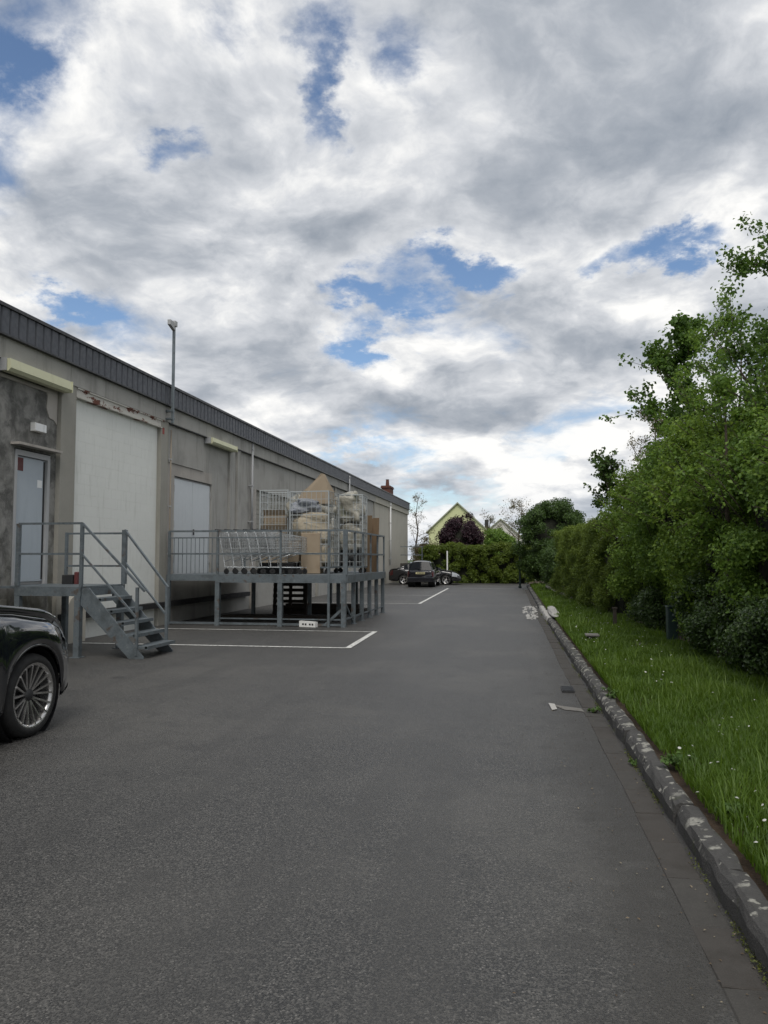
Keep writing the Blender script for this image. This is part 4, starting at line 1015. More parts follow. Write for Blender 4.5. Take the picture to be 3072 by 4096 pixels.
def make_car(name, loc, rz, label, sp):
    car = thing(name, loc, label, 'car', sp.get('group'), rz)
    L, W, xa = sp['L'], sp['W'], sp['axles']; Ra, rw = sp['arch'], sp['rw']
    top, belt, glass_x = sp['top'], sp['belt'], sp['glass']
    xs = set(np.linspace(-L / 2, L / 2, 61).tolist())
    for a in xa:
        for t in np.linspace(-1, 1, 25): xs.add(a + Ra * 1.0 * math.sin(t * math.pi / 2))
    for d in (.01, .03, .06, .10, .15, .21): xs |= {L / 2 - d, -L / 2 + d}
    for p in top: xs.add(p[0])
    xs = sorted(x for x in xs if -L / 2 <= x <= L / 2); xs = [x for i, x in enumerate(xs) if i == 0 or x - xs[i - 1] > .004]
    tx, tz = zip(*top); bxx, bz = zip(*belt)
    wid = lambda x: W / 2 * (1 - sp['tf'] * max(0, (x - (L / 2 - sp['rf'])) / sp['rf']) ** 2.6 - sp['tr'] * max(0, (-x - (L / 2 - sp['rr'])) / sp['rr']) ** 2.6)
    mb = MB(); V = []; K = 14; info = []
    for x in xs:
        ef = max(0, (x - (L / 2 - sp['rf'])) / sp['rf']); er = max(0, (-x - (L / 2 - sp['rr'])) / sp['rr'])
        w = W / 2 * (1 - sp['tf'] * ef ** 2.6 - sp['tr'] * er ** 2.6)
        zt = float(np.interp(x, tx, tz)); zb = min(float(np.interp(x, bxx, bz)), zt - .012)
        zl = sp['sill'] + .06 * ef ** 2 + .08 * er ** 2
        zarch = None
        for a in xa:
            if abs(x - a) < Ra: zarch = rw + math.sqrt(max(Ra * Ra - (x - a) ** 2, 0))
        lift = max(zl, min(zarch, zb - .10)) if zarch else zl
        gh = min(1.0, max(0.0, (zt - zb - .05) / .40))                   # 0 on the bonnet, 1 in the cabin
        wr = w * (1 - .30 * gh - .04)
        z1 = lift + (zb - lift) * .25; z2 = lift + (zb - lift) * .55; z3 = lift + (zb - lift) * .86
        fl = .022 if zarch else 0.0
        sec = [(w * .955 + fl * .5, lift), (w * .985 + fl, lift + .035), (w * .995 + fl * .7, z1), (w * 1.0, z2), (w * .972, z3), (w * .932, zb - .012), (w * .885, zb + .010)]
        ztp = zb + (zt - zb) * (.80 if gh < .4 else .86)
        sec += [(w * .86 + (wr - w * .86) * .08, zb + .022 + (ztp - zb - .022) * .06), (wr + (w * .86 - wr) * .5, zb + (ztp - zb) * .52), (wr + (w * .86 - wr) * .10, zb + (ztp - zb) * .93), (wr * .95, zt - (zt - ztp) * .62), (wr * .80, zt - .022 - .01 * gh), (wr * .42, zt - .006), (0.0, zt)]
        for (yy, zz) in sec: V.append((x, -yy, zz))
        for (yy, zz) in sec[:-1]: V.append((x, yy, zz))
    P = 2 * K - 1; n = len(xs); F = []

    def idx(i, k): return i * P + k
    for i in range(n - 1):
        for k in range(K - 1):
            F.append((idx(i, k), idx(i + 1, k), idx(i + 1, k + 1), idx(i, k + 1)))
            a = lambda q: K + q if q < K - 1 else K - 1
            F.append((idx(i, a(k + 1)), idx(i + 1, a(k + 1)), idx(i + 1, a(k)), idx(i, a(k))))
    for i in (0, n - 1):
        ring = [idx(i, k) for k in range(K)] + [idx(i, K + k) for k in range(K - 2, -1, -1)]; F.append(tuple(ring if i == 0 else ring[::-1]))
    mb.add(V, F); me = mb.mesh('body', sp['paint'], True); body = link('body', me, car)
    Vn = np.array(V); fn = np.zeros_like(Vn)
    for f in F:
        q = Vn[list(f[:4])]; nn = np.cross(q[2] - q[0], q[3] - q[1]) if len(f) >= 4 else 0
        for v in f: fn[v] += nn
    fn = unit(fn); fc = np.array([Vn[list(f)].mean(0) for f in F]); kcol = [(j // 2) % (K - 1) for j in range(len(F))]

    def panel(nm, cond, off, m, parent=car):
        sel = [j for j in range(len(F)) if len(F[j]) == 4 and cond(fc[j], kcol[j])]
        if not sel: return None
        used = sorted({v for j in sel for v in F[j]}); mp = {v: i for i, v in enumerate(used)}
        q = MB(); q.add([Vn[v] + fn[v] * off for v in used], [tuple(mp[v] for v in F[j]) for j in sel]); return link(nm, q.mesh(nm, m, True), parent)
    x0, x1, x2, x3 = glass_x      # rear screen foot, rear roof, front roof, windscreen foot
    for s in (-1, 1):
        for a, b in sp['windows']:
            panel('side_window', lambda c, k: c[1] * s > 0 and 7 <= k <= 8 and a < c[0] < b, .004, M['glass'])
        panel('headlight', lambda c, k: c[1] * s > sp['hl'][3] and sp['hl'][0] < c[0] < sp['hl'][1] and sp['hl'][2] < c[2] < sp['hl'][4] and k in (3, 4, 5, 6, 7), .005, M['lampglass'])
        panel('tail_light', lambda c, k: c[1] * s > .42 and c[0] < -L / 2 + sp['tl'][0] and sp['tl'][1] < c[2] < sp['tl'][2] and k in (2, 3, 4, 5), .006, M['redglass'])
    def seam(nm, pts):
        q = MB(); q.tube(pts, .0045, 5); part(nm, q, M['black'], car, world=False)
    near = lambda x: min(range(n), key=lambda i: abs(xs[i] - x))
    for s in (0, 1):
        off = lambda i, k: Vn[idx(i, k if s == 0 else K + k)] + fn[idx(i, k if s == 0 else K + k)] * .001
        seam('bonnet_gap', [off(i, 6) for i in range(near(x3), near(L / 2 - .16))])
        for xd in sp['windows'][-1][1:] + (sp['windows'][-1][0] - .05,): seam('door_gap', [off(near(xd), k) for k in range(1, 7)])
        i = near(sp['windows'][-1][0] + .12); q = MB(); p_ = off(i, 4); sg = -1 if s == 0 else 1; q.bar((p_[0] - .09, p_[1] + sg * .025, p_[2] - .02), (p_[0] + .09, p_[1] + sg * .025, p_[2] - .02), .02, .022); part('door_handle', q, sp['paint'], car, world=False)
    panel('windscreen', lambda c, k: x2 < c[0] < x3 and k >= 9, .004, M['glass']); panel('rear_window', lambda c, k: x0 < c[0] < x1 and k >= 9, .004, M['glass'])
    for s in (-1, 1):
        panel('sill_trim', lambda c, k: c[1] * s > 0 and k == 0 and sp['sill'] - .01 < c[2] < sp['sill'] + .08, .006, M['plastic_dk'])
        for a in xa:
            wl = MB(); wl.lathe([(Ra - .01, s * (W / 2 * .93)), (Ra - .02, s * (W / 2 - .42)), (0, s * (W / 2 - .42))], 'y', (a, 0, rw), 28); part('wheel_arch_liner', wl, M['black'], car, world=False)
            lip = MB(); lip.tube([(a + (Ra + .004) * math.cos(t), s * (wid(a + (Ra + .004) * math.cos(t)) * .968 + .014), rw + (Ra + .004) * math.sin(t)) for t in np.linspace(.0, math.pi, 22)], .013, 6); part('arch_lip', lip, sp['lip'], car, world=False, smooth=True)
            wheel(car, a, s * (W / 2 - sp['tw'] / 2 - .025), rw, sp['tw'], sp['rim'], s, sp['spokes'], sp['rimmat'], sp['detail'])
        mr = MB(); mr.bbox(x3 - .62, x3 - .42, s * (W / 2 + .02) - .09, s * (W / 2 + .02) + .09, sp['mz'], sp['mz'] + .14, .03); part('door_mirror', mr, sp['paint'], car, world=False)
    return car, W, L


bw = make_car('parked_car', (-5.29, 4.83, 0), R(90), 'black luxury off-road car cut by the left edge', dict(
    L=4.80, W=1.94, axles=(1.53, -1.40), arch=.445, rw=.372, tw=.27, rim=.283, spokes=9, detail=True, rimmat=M['alloy'], lip=M['black_car'], paint=M['black_car'], sill=.27, rf=.80, rr=.7, tf=.27, tr=.25,
    top=[(-2.40, .85), (-2.36, 1.05), (-2.25, 1.18), (-1.75, 1.66), (-1.3, 1.74), (-.2, 1.75), (.2, 1.68), (.98, 1.24), (1.2, 1.21), (1.7, 1.155), (1.95, 1.09), (2.15, .99), (2.31, .86), (2.40, .70)],
    belt=[(-2.40, .80), (-2.2, 1.12), (.9, 1.12), (1.3, 1.09), (1.8, 1.01), (2.05, .92), (2.28, .78), (2.40, .66)],
    glass=(-2.2, -1.75, .22, .96), windows=((-1.7, -1.12), (-1.05, -.12), (-.04, .55)), hl=(1.98, 2.34, .80, .45, .985), tl=(.25, .85, 1.1), mz=1.10))
cr_ = bw[0]
hc, W_, L_ = make_car('hatchback_car', (-5.66, 44.9, 0), R(90), 'black hatchback with yellow rear plate parked at the far end', dict(
    L=3.75, W=1.62, axles=(1.18, -1.22), arch=.33, rw=.285, tw=.19, rim=.19, spokes=6, detail=False, rimmat=M['alloy'], lip=M['plastic_dk'], paint=M['far_black'], sill=.24, rf=.7, rr=.45, tf=.36, tr=.16,
    top=[(-1.875, .78), (-1.86, .90), (-1.80, .97), (-1.55, 1.44), (-1.35, 1.49), (-.2, 1.51), (.1, 1.46), (.85, 1.00), (1.3, .92), (1.6, .82), (1.80, .70), (1.875, .58)],
    belt=[(-1.875, .75), (-1.7, .93), (.8, .92), (1.3, .86), (1.7, .70), (1.875, .55)],
    glass=(-1.80, -1.55, .1, .84), windows=((-1.4, -.95), (-.9, -.1), (-.02, .5)), hl=(1.3, 1.75, .6, .4, .80), tl=(.16, .62, .92), mz=.93))
mb = MB(); mb.box(-1.905, -1.893, -.26, .26, .74, .85); pl_ = part('number_plate', mb, M['plate'], hc, world=False)
for k, (a, wd) in enumerate(((-.20, .05), (-.13, .05), (-.06, .03), (.0, .05), (.06, .05), (.14, .05))):
    mb = MB(); mb.box(-1.909, -1.905, a - wd / 2, a + wd / 2, .765, .825); part('character', mb, M['black'], pl_, world=False)
mb = MB(); mb.bbox(-1.93, -1.80, -.74, .74, .30, .56, .04); part('rear_bumper', mb, M['far_black'], hc, world=False)
mb = MB(); mb.bar((-1.87, -.05, 1.02), (-1.80, .30, 1.10), .02, .012); part('rear_wiper', mb, M['black'], hc, world=False)
make_car('saloon_car', (-6.0, 48.2, 0), R(0), 'dark grey saloon parked crosswise behind the black hatchback', dict(
    L=4.50, W=1.74, axles=(1.36, -1.28), arch=.345, rw=.305, tw=.20, rim=.215, spokes=5, detail=False, rimmat=M['alloy'], lip=M['grey_car'], paint=M['grey_car'], sill=.20, rf=.75, rr=.6, tf=.36, tr=.26,
    top=[(-2.25, .72), (-2.20, .92), (-2.1, .98), (-1.7, 1.02), (-.95, 1.38), (-.4, 1.43), (.1, 1.40), (.95, .96), (1.5, .90), (1.9, .80), (2.15, .66), (2.25, .50)],
    belt=[(-2.25, .66), (-2.0, .92), (-1.0, .93), (.9, .90), (1.5, .82), (2.0, .70), (2.25, .48)],
    glass=(-1.7, -.95, .1, .94), windows=((-1.3, -.85), (-.8, -.05), (.02, .6)), hl=(1.75, 2.15, .52, .4, .78), tl=(.3, .62, .90), mz=.92))

# posts and small things on the verge
single('marker_post', MB().tube([(-4.72, 49, 0), (-4.72, 49, 2.1)], .045, 8), M['whitep'], (-4.72, 49, 0), 'slim white post standing before the far hedge', 'post')
single('lamp_post', MB().tube([(-.15, 43, 0), (-.15, 43, .1), (-.15, 43, .1), (-.15, 43, 2.1)], [.09, .09, .055, .05], 10), M['darkgreen'], (-.15, 43, 0), 'slim dark post where the kerb ends', 'post')
mk = thing('marker_block', (1.2, 14.2, .14), 'low concrete marker with flat cap on the grass', 'marker')
mb = MB(); mb.bbox(1.12, 1.30, 14.1, 14.3, .08, .24, .01); part('body', mb, M['gutter'], mk); mb = MB(); mb.bbox(1.08, 1.32, 14.06, 14.32, .24, .27, .01); part('cap', mb, M['concD'], mk)
gp = thing('utility_cabinet', (2.25, 14.0, .1), 'dark green metal utility cabinet half hidden in the hedge', 'cabinet')
mb = MB(); mb.bbox(2.44, 2.60, 13.9, 14.12, .08, .76, .015); part('body', mb, M['darkgreen'], gp); mb = MB(); mb.bbox(2.43, 2.61, 13.89, 14.13, .76, .79, .01); part('lid', mb, M['darkgreen'], gp)
fp = thing('fence_post', (1.9, 16.9, .1), 'short dark post at the edge of the grass', 'post')
mb = MB(); mb.bar((1.9, 16.9, .05), (1.9, 16.9, .55), .07); part('shaft', mb, M['dwood'], fp); mb = MB(); mb.box(1.85, 1.95, 16.85, 16.95, .55, .58); part('cap', mb, M['dwood'], fp)
for k in range(5):
    y0 = 27.6 + k * 2.3; mb = MB(); xa_, xb_ = hx(y0) + .12, hx(y0 + 2.25) + .12; mb.prism([(xa_, y0, .08), (xa_ + .05, y0, .08), (xa_ + .05, y0, .30), (xa_, y0, .30)], (xb_ - xa_, 2.25, 0))
    single('gravel_board', mb, M['concL'], (xa_, y0, .08), ['first', 'second', 'third', 'fourth', 'fifth'][k] + ' pale concrete board along the hedge foot, counted from the near end', 'board', 'concrete boards along the hedge foot')
mb = blob((.80, 21.6, .15), .13, 2.1, .09, 8, 30, 20, rough=.16); single('cement_sack', mb, M['mortar'], (.78, 22, .1), 'long pale slab of hardened cement lying beside the kerb', 'slab', smooth=True)

# ------------------------------------------------------------------ houses far behind
def house(name, cx, y, w, dep, eave, ridge, m, label):
    h = thing(name, (cx, y, 0), label, 'house')
    mb = MB(); mb.prism([(cx - w / 2, y, 0), (cx + w / 2, y, 0), (cx + w / 2, y, eave), (cx, y, ridge), (cx - w / 2, y, eave)], (0, dep, 0)); part('wall', mb, m, h)
    for s in (-1, 1):
        q = MB(); e = .35; dx = w / 2 + e; ez = eave - e * (ridge - eave) / (w / 2)
        q.prism([(cx, y - .25, ridge + .03), (cx + s * dx, y - .25, ez + .03), (cx + s * dx, y - .25, ez + .20), (cx, y - .25, ridge + .22)], (0, dep + .5, 0)); part('roof', q, M['roof'], h)
    for x in (-.22, .22):
        q = MB(); q.box(cx + x * w - .5, cx + x * w + .5, y - .05, y - .01, eave - 1.9, eave - .5); f = part('window', q, M['whitep'], h); q = MB(); q.box(cx + x * w - .42, cx + x * w + .42, y - .07, y - .052, eave - 1.82, eave - .58); part('pane', q, M['glass'], f)
    q = MB(); q.box(cx + w * .44, cx + w * .44 + .5, y + 3, y + 3.6, eave - .5, eave + 1.6); part('chimney', q, M['plastic_dk'], h)


house('gable_house', -8.25, 100, 7.6, 9, 5.2, 8.75, M['housey'], 'house with pale yellow gable behind the purple shrub')
house('white_house', -3.2, 118, 7.6, 10, 4.2, 7.5, M['housew'], 'off-white gabled house right of the yellow house')


# ------------------------------------------------------------------ trees, shrubs, hedges
def branch_tree(name, label, base, height, lean, r0, nl, spread, leaf, lsize, lcount, seed, group=None, crown_from=.4, cr=.34, cat='tree', trunks=1, hang=0, aspect=.62, twig=.5):
    rg = np.random.default_rng(seed); t = thing(name, base, label, cat, group); tips = []; mbt = MB(); mbl = MB()
    for q in range(trunks):
        top = np.array((lean[0] + rg.normal(0, .12) * height * (trunks > 1), lean[1] + rg.normal(0, .12) * height * (trunks > 1), height * (1 if q == 0 else rg.uniform(.7, .95))))
        pts = [np.zeros(3) + np.array((rg.uniform(-.1, .1), rg.uniform(-.1, .1), -.1)) * (trunks > 1)] + [top * s + rg.normal(0, .02 * height, 3) * (s < 1) for s in (.2, .4, .6, .8, 1)]
        mbt.tube(pts, [r0 * (1 - .85 * s) for s in (0, .2, .4, .6, .8, 1)], 8); tips.append((top, cr * .8))
        for k in range(nl):
            s = crown_from + (1 - crown_from) * (k + rg.uniform(0, .9)) / nl; a = rg.uniform(0, 6.283) ; i = min(int(s * 5), 4); p = pts[i] + (pts[i + 1] - pts[i]) * (s * 5 - i)
            ln = spread * (1.15 - .75 * s) * rg.uniform(.6, 1.15); d = np.array((math.cos(a), math.sin(a), rg.uniform(.25, .9))); d /= np.linalg.norm(d)
            p2 = p + d * ln * .55 + rg.normal(0, .05 * ln, 3); p3 = p + d * ln + np.array((0, 0, .12 * ln)) + rg.normal(0, .08 * ln, 3); mbl.tube([p, p2, p3], [r0 * .38 * (1.1 - s), r0 * .22 * (1.1 - s) + .004, .004], 5)
            for e in range(9):
                f0 = rg.uniform(.25, .95); st = p + (p3 - p) * f0; c = st + rg.normal(0, .20 * ln, 3) + np.array((0, 0, .08 * ln - hang * .12)); mbl.tube([st, c], [.006, .003], 4)
                for f1 in (.45, .75, 1.05): tips.append((st + (c - st) * f1, cr * rg.uniform(.30, .75) * twig))
    part('trunk', mbt, M['bark'], t, world=False, smooth=True); part('limbs', mbl, M['bark'], t, world=False, smooth=True)
    if lcount:
        P, Nn = clump_points([c for c, _ in tips], [r for _, r in tips], lcount, rg, .8, .1); P = P + rg.normal(0, cr * .16, P.shape); link('crown', leaf_mesh('crown', P, Nn, lsize, leaf, aspect, .8, hang, rg), t)
    return t


def shrub(name, label, base, w, d, h, leaf, lsize, lcount, seed, group=None, cat='shrub', aspect=.62, nclump=90, cr=(.16, .36), power=.75, core=True, stems=3, hang=0.0, shift=0.0, shoots=0):
    """dense rounded bush: clumps over a lumpy body, stems below, dark twiggy core"""
    rg = np.random.default_rng(seed); t = thing(name, base, label, cat, group); C, Rr = [], []
    sh = rg.uniform(0, 6.28, 6)
    for k in range(nclump):
        v = rg.normal(0, 1, 3); v /= np.linalg.norm(v); v = np.sign(v) * np.abs(v) ** power; q = rg.uniform(.72, 1.0) * (1 + .12 * math.sin(3 * v[0] + sh[0]) + .10 * math.sin(4 * v[1] + 3 * v[2] + sh[1]))
        c = np.array((v[0] * (w / 2 - cr[0]) * q, v[1] * (d / 2 - cr[0]) * q, h * .52 + v[2] * (h * .48 - cr[0]) * q)); c[2] = max(c[2], .12); C.append(c); Rr.append(rg.uniform(*cr))
    P, Nn = clump_points(C, Rr, lcount, rg, .9, .35); P[:, 2] = np.maximum(P[:, 2], .02)
    Nn = Nn * .6 + unit((P - np.array((0, 0, h * .5))) / np.array((w, d, h))) * .6
    link('foliage', leaf_mesh('foliage', P, Nn, lsize, leaf, aspect, .6, hang, rg), t)
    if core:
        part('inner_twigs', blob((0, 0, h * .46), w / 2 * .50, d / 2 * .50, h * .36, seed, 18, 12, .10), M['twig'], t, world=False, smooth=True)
    if shoots:
        SP, SN = [], []; sm = MB()
        for k in range(shoots):
            v = rg.normal(0, 1, 3); v[2] = abs(v[2]) * 1.2; v[0] -= .5; v /= np.linalg.norm(v); c = np.array((v[0] * w / 2, v[1] * d / 2, h * .52 + v[2] * h * .46)) * np.array((.92, .92, .97)); dr_ = v * np.array((.7, .7, .5)) + np.array((0, 0, .8)) + rg.normal(0, .25, 3); dr_ /= np.linalg.norm(dr_); ln = rg.uniform(.25, .65)
            e = c + dr_ * ln + np.array((v[0], v[1], -.4)) * ln * .25; sm.tube([c - dr_ * .3, c + dr_ * ln * .5, e], [.008, .006, .003], 4); q = rg.random(26)[:, None]; SP.append(c + (e - c) * q + rg.normal(0, .035, (26, 3))); SN.append(np.tile(dr_ * .3 + np.array((0, 0, .6)), (26, 1)))
        link('shoots', leaf_mesh('shoots', np.concatenate(SP), np.concatenate(SN), lsize * 1.15, leaf, aspect, .8, 0, rg), t); part('twigs', sm, M['bark'], t, world=False, smooth=True)['kind'] = 'stuff'
    mb = MB()
    for k in range(stems):
        a = rg.uniform(-.25, .25) * w; b = rg.uniform(-.25, .25) * d; mb.tube([(a * .4, b * .4, -.1), (a * .7, b * .7, h * .3), (a, b, h * .7)], [.05, .035, .015], 6)
    part('stems', mb, M['bark'], t, world=False, smooth=True); return t


def box_hedge(name, label, a, b, depth, h, leaf, lsize, lcount, seed, aspect=.4, cr=(.14, .26), up=.5):
    """clipped hedge along the line a-b, body to the right-hand/rear side"""
    rg = np.random.default_rng(seed); a, b = np.array(a, float), np.array(b, float); L = np.linalg.norm(b - a); u = (b - a) / L; v = np.array((-u[1], u[0], 0)); t = thing(name, tuple(a), label, 'hedge'); C, Rr, Nm = [], [], []
    n = int(L * h * 9 + L * depth * 9)
    for k in range(n):
        s = rg.uniform(0, L); f = rg.random()
        if f < .58: q = (0.10, rg.uniform(.1, h - .05)); nm = -v
        elif f < .88: q = (rg.uniform(.1, depth), h - .08); nm = np.array((0, 0, 1.0))
        else: s = rg.choice([.08, L - .08]); q = (rg.uniform(.1, depth), rg.uniform(.1, h - .05)); nm = u * (1 if s > 1 else -1)
        wob = .16 * math.sin(s * 1.7 + q[1] * 2.2 + seed) + .10 * math.sin(s * 3.9 - q[1] * 3.1); C.append(u * s + v * (q[0] + wob) + np.array((0, 0, q[1] + wob * .7 * (nm[2] > .5)))); Rr.append(rg.uniform(*cr)); Nm.append(nm)
    P, Nn = clump_points(C, Rr, lcount, rg, 1.0, .4); P[:, 2] = np.maximum(P[:, 2], .02); Nn = Nn + np.array((0, 0, up)); link('foliage', leaf_mesh('foliage', P, Nn, lsize, leaf, aspect, .6, -.6, rg), t)
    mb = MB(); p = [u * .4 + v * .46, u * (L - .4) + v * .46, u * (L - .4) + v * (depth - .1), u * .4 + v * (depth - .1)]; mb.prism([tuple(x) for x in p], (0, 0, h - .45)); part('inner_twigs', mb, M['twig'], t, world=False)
    return t


# far end
box_hedge('laurel_hedge', 'clipped yellow-green hedge across the far end of the yard', (-6.75, 51.5, 0), (0.4, 50.2, 0), 1.3, 2.35, LM['laurel'], .10, 80000, 31, .5, (.2, .36))
shrub('purple_shrub', 'round dark purple shrub in front of the yellow house', (-4.55, 58, 0), 4.1, 3.4, 4.85, LM['purple'], .14, 34000, 32, nclump=130, cr=(.34, .6))
shrub('green_shrub', 'mid green bush right of the purple shrub', (-1.5, 56, 0), 2.9, 2.6, 3.9, LM['hazel'], .13, 18000, 33, nclump=60, cr=(.3, .5))
shrub('low_bush', 'brownish bush beside the corner of the warehouse', (-7.6, 60, 0), 2.4, 2.2, 3.3, LM['brown'], .11, 6000, 34, nclump=50, cr=(.25, .45))
shrub('round_tree', 'dark dense rounded tree at the end of the driveway', (1.75, 42.2, 0), 4.7, 4.2, 4.75, LM['darkt'], .10, 72000, 35, cat='tree', nclump=170, cr=(.26, .5), power=.85)
branch_tree('bare_tree', 'thin nearly bare tree beside the corner of the warehouse', (-8.35, 60, 0), 6.4, (.3, 0), .11, 12, 2.4, LM['brown'], .09, 900, 36, crown_from=.35, cr=.5)
branch_tree('bare_tree', 'sparse brown tree left of the dark rounded tree', (-.2, 58, 0), 5.6, (.2, 0), .10, 12, 2.8, LM['brown'], .10, 1500, 37, crown_from=.4, cr=.5)
branch_tree('bare_tree', 'small sparse tree in front of the white house', (-2.6, 62, 0), 5.0, (.1, 0), .09, 10, 2.0, LM['brown'], .10, 900, 38, crown_from=.4, cr=.4)
# hedge along the verge, far to near
box_hedge('thuja_hedge', 'clipped conifer hedge beside the narrow end of the verge', (hx(31) + .05, 31.6, 0.05), (hx(20.5) + .1, 20.2, 0.05), 1.5, 2.55, LM['thuja'], .062, 125000, 41, .34, (.14, .26))
shrub('hedge_shrub', 'dark bush between the rounded tree and the clipped conifer hedge', (1.9, 35.5, .05), 2.2, 5.5, 2.6, LM['darkt'], .08, 26000, 42, 'shrubs along the verge', nclump=110, cr=(.2, .4))
sh_spec = [  # x, y, w, d, h, leaf, size, count
    (3.15, 18.6, 2.3, 3.2, 3.75, 'lime', .062, 46000, 'bright green bush next to the clipped conifer hedge'),
    (3.45, 15.9, 2.5, 3.2, 4.15, 'hazel', .066, 52000, 'tall mid green bush below the maple'),
    (3.55, 13.2, 2.5, 3.2, 3.85, 'lime', .064, 56000, 'light green bush behind the green cabinet'),
    (3.75, 10.9, 2.5, 2.8, 3.75, 'hazel', .060, 56000, 'broad mid green bush above the flowery grass'),
    (4.05, 8.7, 2.5, 2.8, 3.75, 'hazel', .058, 52000, 'mid green bush at the right edge'),
]
for i, (x, y, w, d, h, lf, ls, n, lab) in enumerate(sh_spec):
    shrub('hedge_shrub', lab, (x, y, .08), w, d, h, LM[lf], ls, n, 50 + i, 'shrubs along the verge', nclump=135, cr=(.14, .42), power=.74, shoots=85)
iv_spec = [(2.95, 12.4, 1.2, 2.4, 1.25, 24000, 'low dark ivy thicket under the light green bush'), (2.95, 10.4, 1.1, 2.2, 1.15, 24000, 'low dark ivy thicket under the broad green bush'), (3.15, 8.5, 1.2, 2.0, 1.5, 22000, 'low dark ivy thicket at the right edge'), (2.75, 16.8, 1.0, 2.4, .9, 14000, 'low dark undergrowth below the tall green bush')]
for i, (x, y, w, d, h, n, lab) in enumerate(iv_spec):
    shrub('ivy_thicket', lab, (x, y, .08), w, d, h, LM['ivy'], .05, n, 70 + i, 'low thickets at the hedge foot', nclump=80, cr=(.12, .24), stems=2)
shrub('yew_bush', 'dark conifer bush standing behind the shrubs at the right edge', (4.35, 10.2, .05), 2.2, 2.0, 4.6, LM['conifer'], .055, 42000, 80, nclump=120, cr=(.2, .36), aspect=.3)
branch_tree('maple_tree', 'open maple tree rising above the tall green bush', (3.65, 17.2, 0.05), 6.3, (-.35, -.2), .09, 16, 1.9, LM['maple'], .085, 8200, 91, crown_from=.5, cr=.36, aspect=.85)
branch_tree('young_tree', 'slender tree with thin pale trunk right of the maple', (3.9, 15.4, 0.05), 6.0, (.25, 0), .06, 16, 1.9, LM['hazel'], .070, 6200, 92, crown_from=.5, cr=.38)
branch_tree('cherry_tree', 'tall tree whose branches reach in from the right edge', (4.25, 12.4, 0.05), 6.1, (-.45, -.15), .09, 18, 2.3, LM['maple'], .072, 10000, 93, crown_from=.45, cr=.36, aspect=.7)
branch_tree('birch_tree', 'weeping birch with brownish drooping twigs left of the maple', (3.9, 22.4, 0.05), 5.6, (-.2, 0), .06, 14, 1.7, LM['brown'], .06, 5200, 94, crown_from=.5, cr=.34, hang=1.5, aspect=.5)
branch_tree('sapling', 'small dark-leaved sapling on a thin stem above the clipped hedge', (2.25, 21.2, 0.05), 3.9, (-.05, -.1), .03, 12, 1.9, LM['darkt'], .085, 2600, 95, crown_from=.68, cr=.22, aspect=.85)
branch_tree('hazel_tree', 'brown-trunked tree standing inside the broad green bush', (2.75, 11.6, 0.05), 3.9, (.1, -.1), .06, 8, 1.2, LM['hazel'], .06, 3500, 96, crown_from=.45, cr=.3)


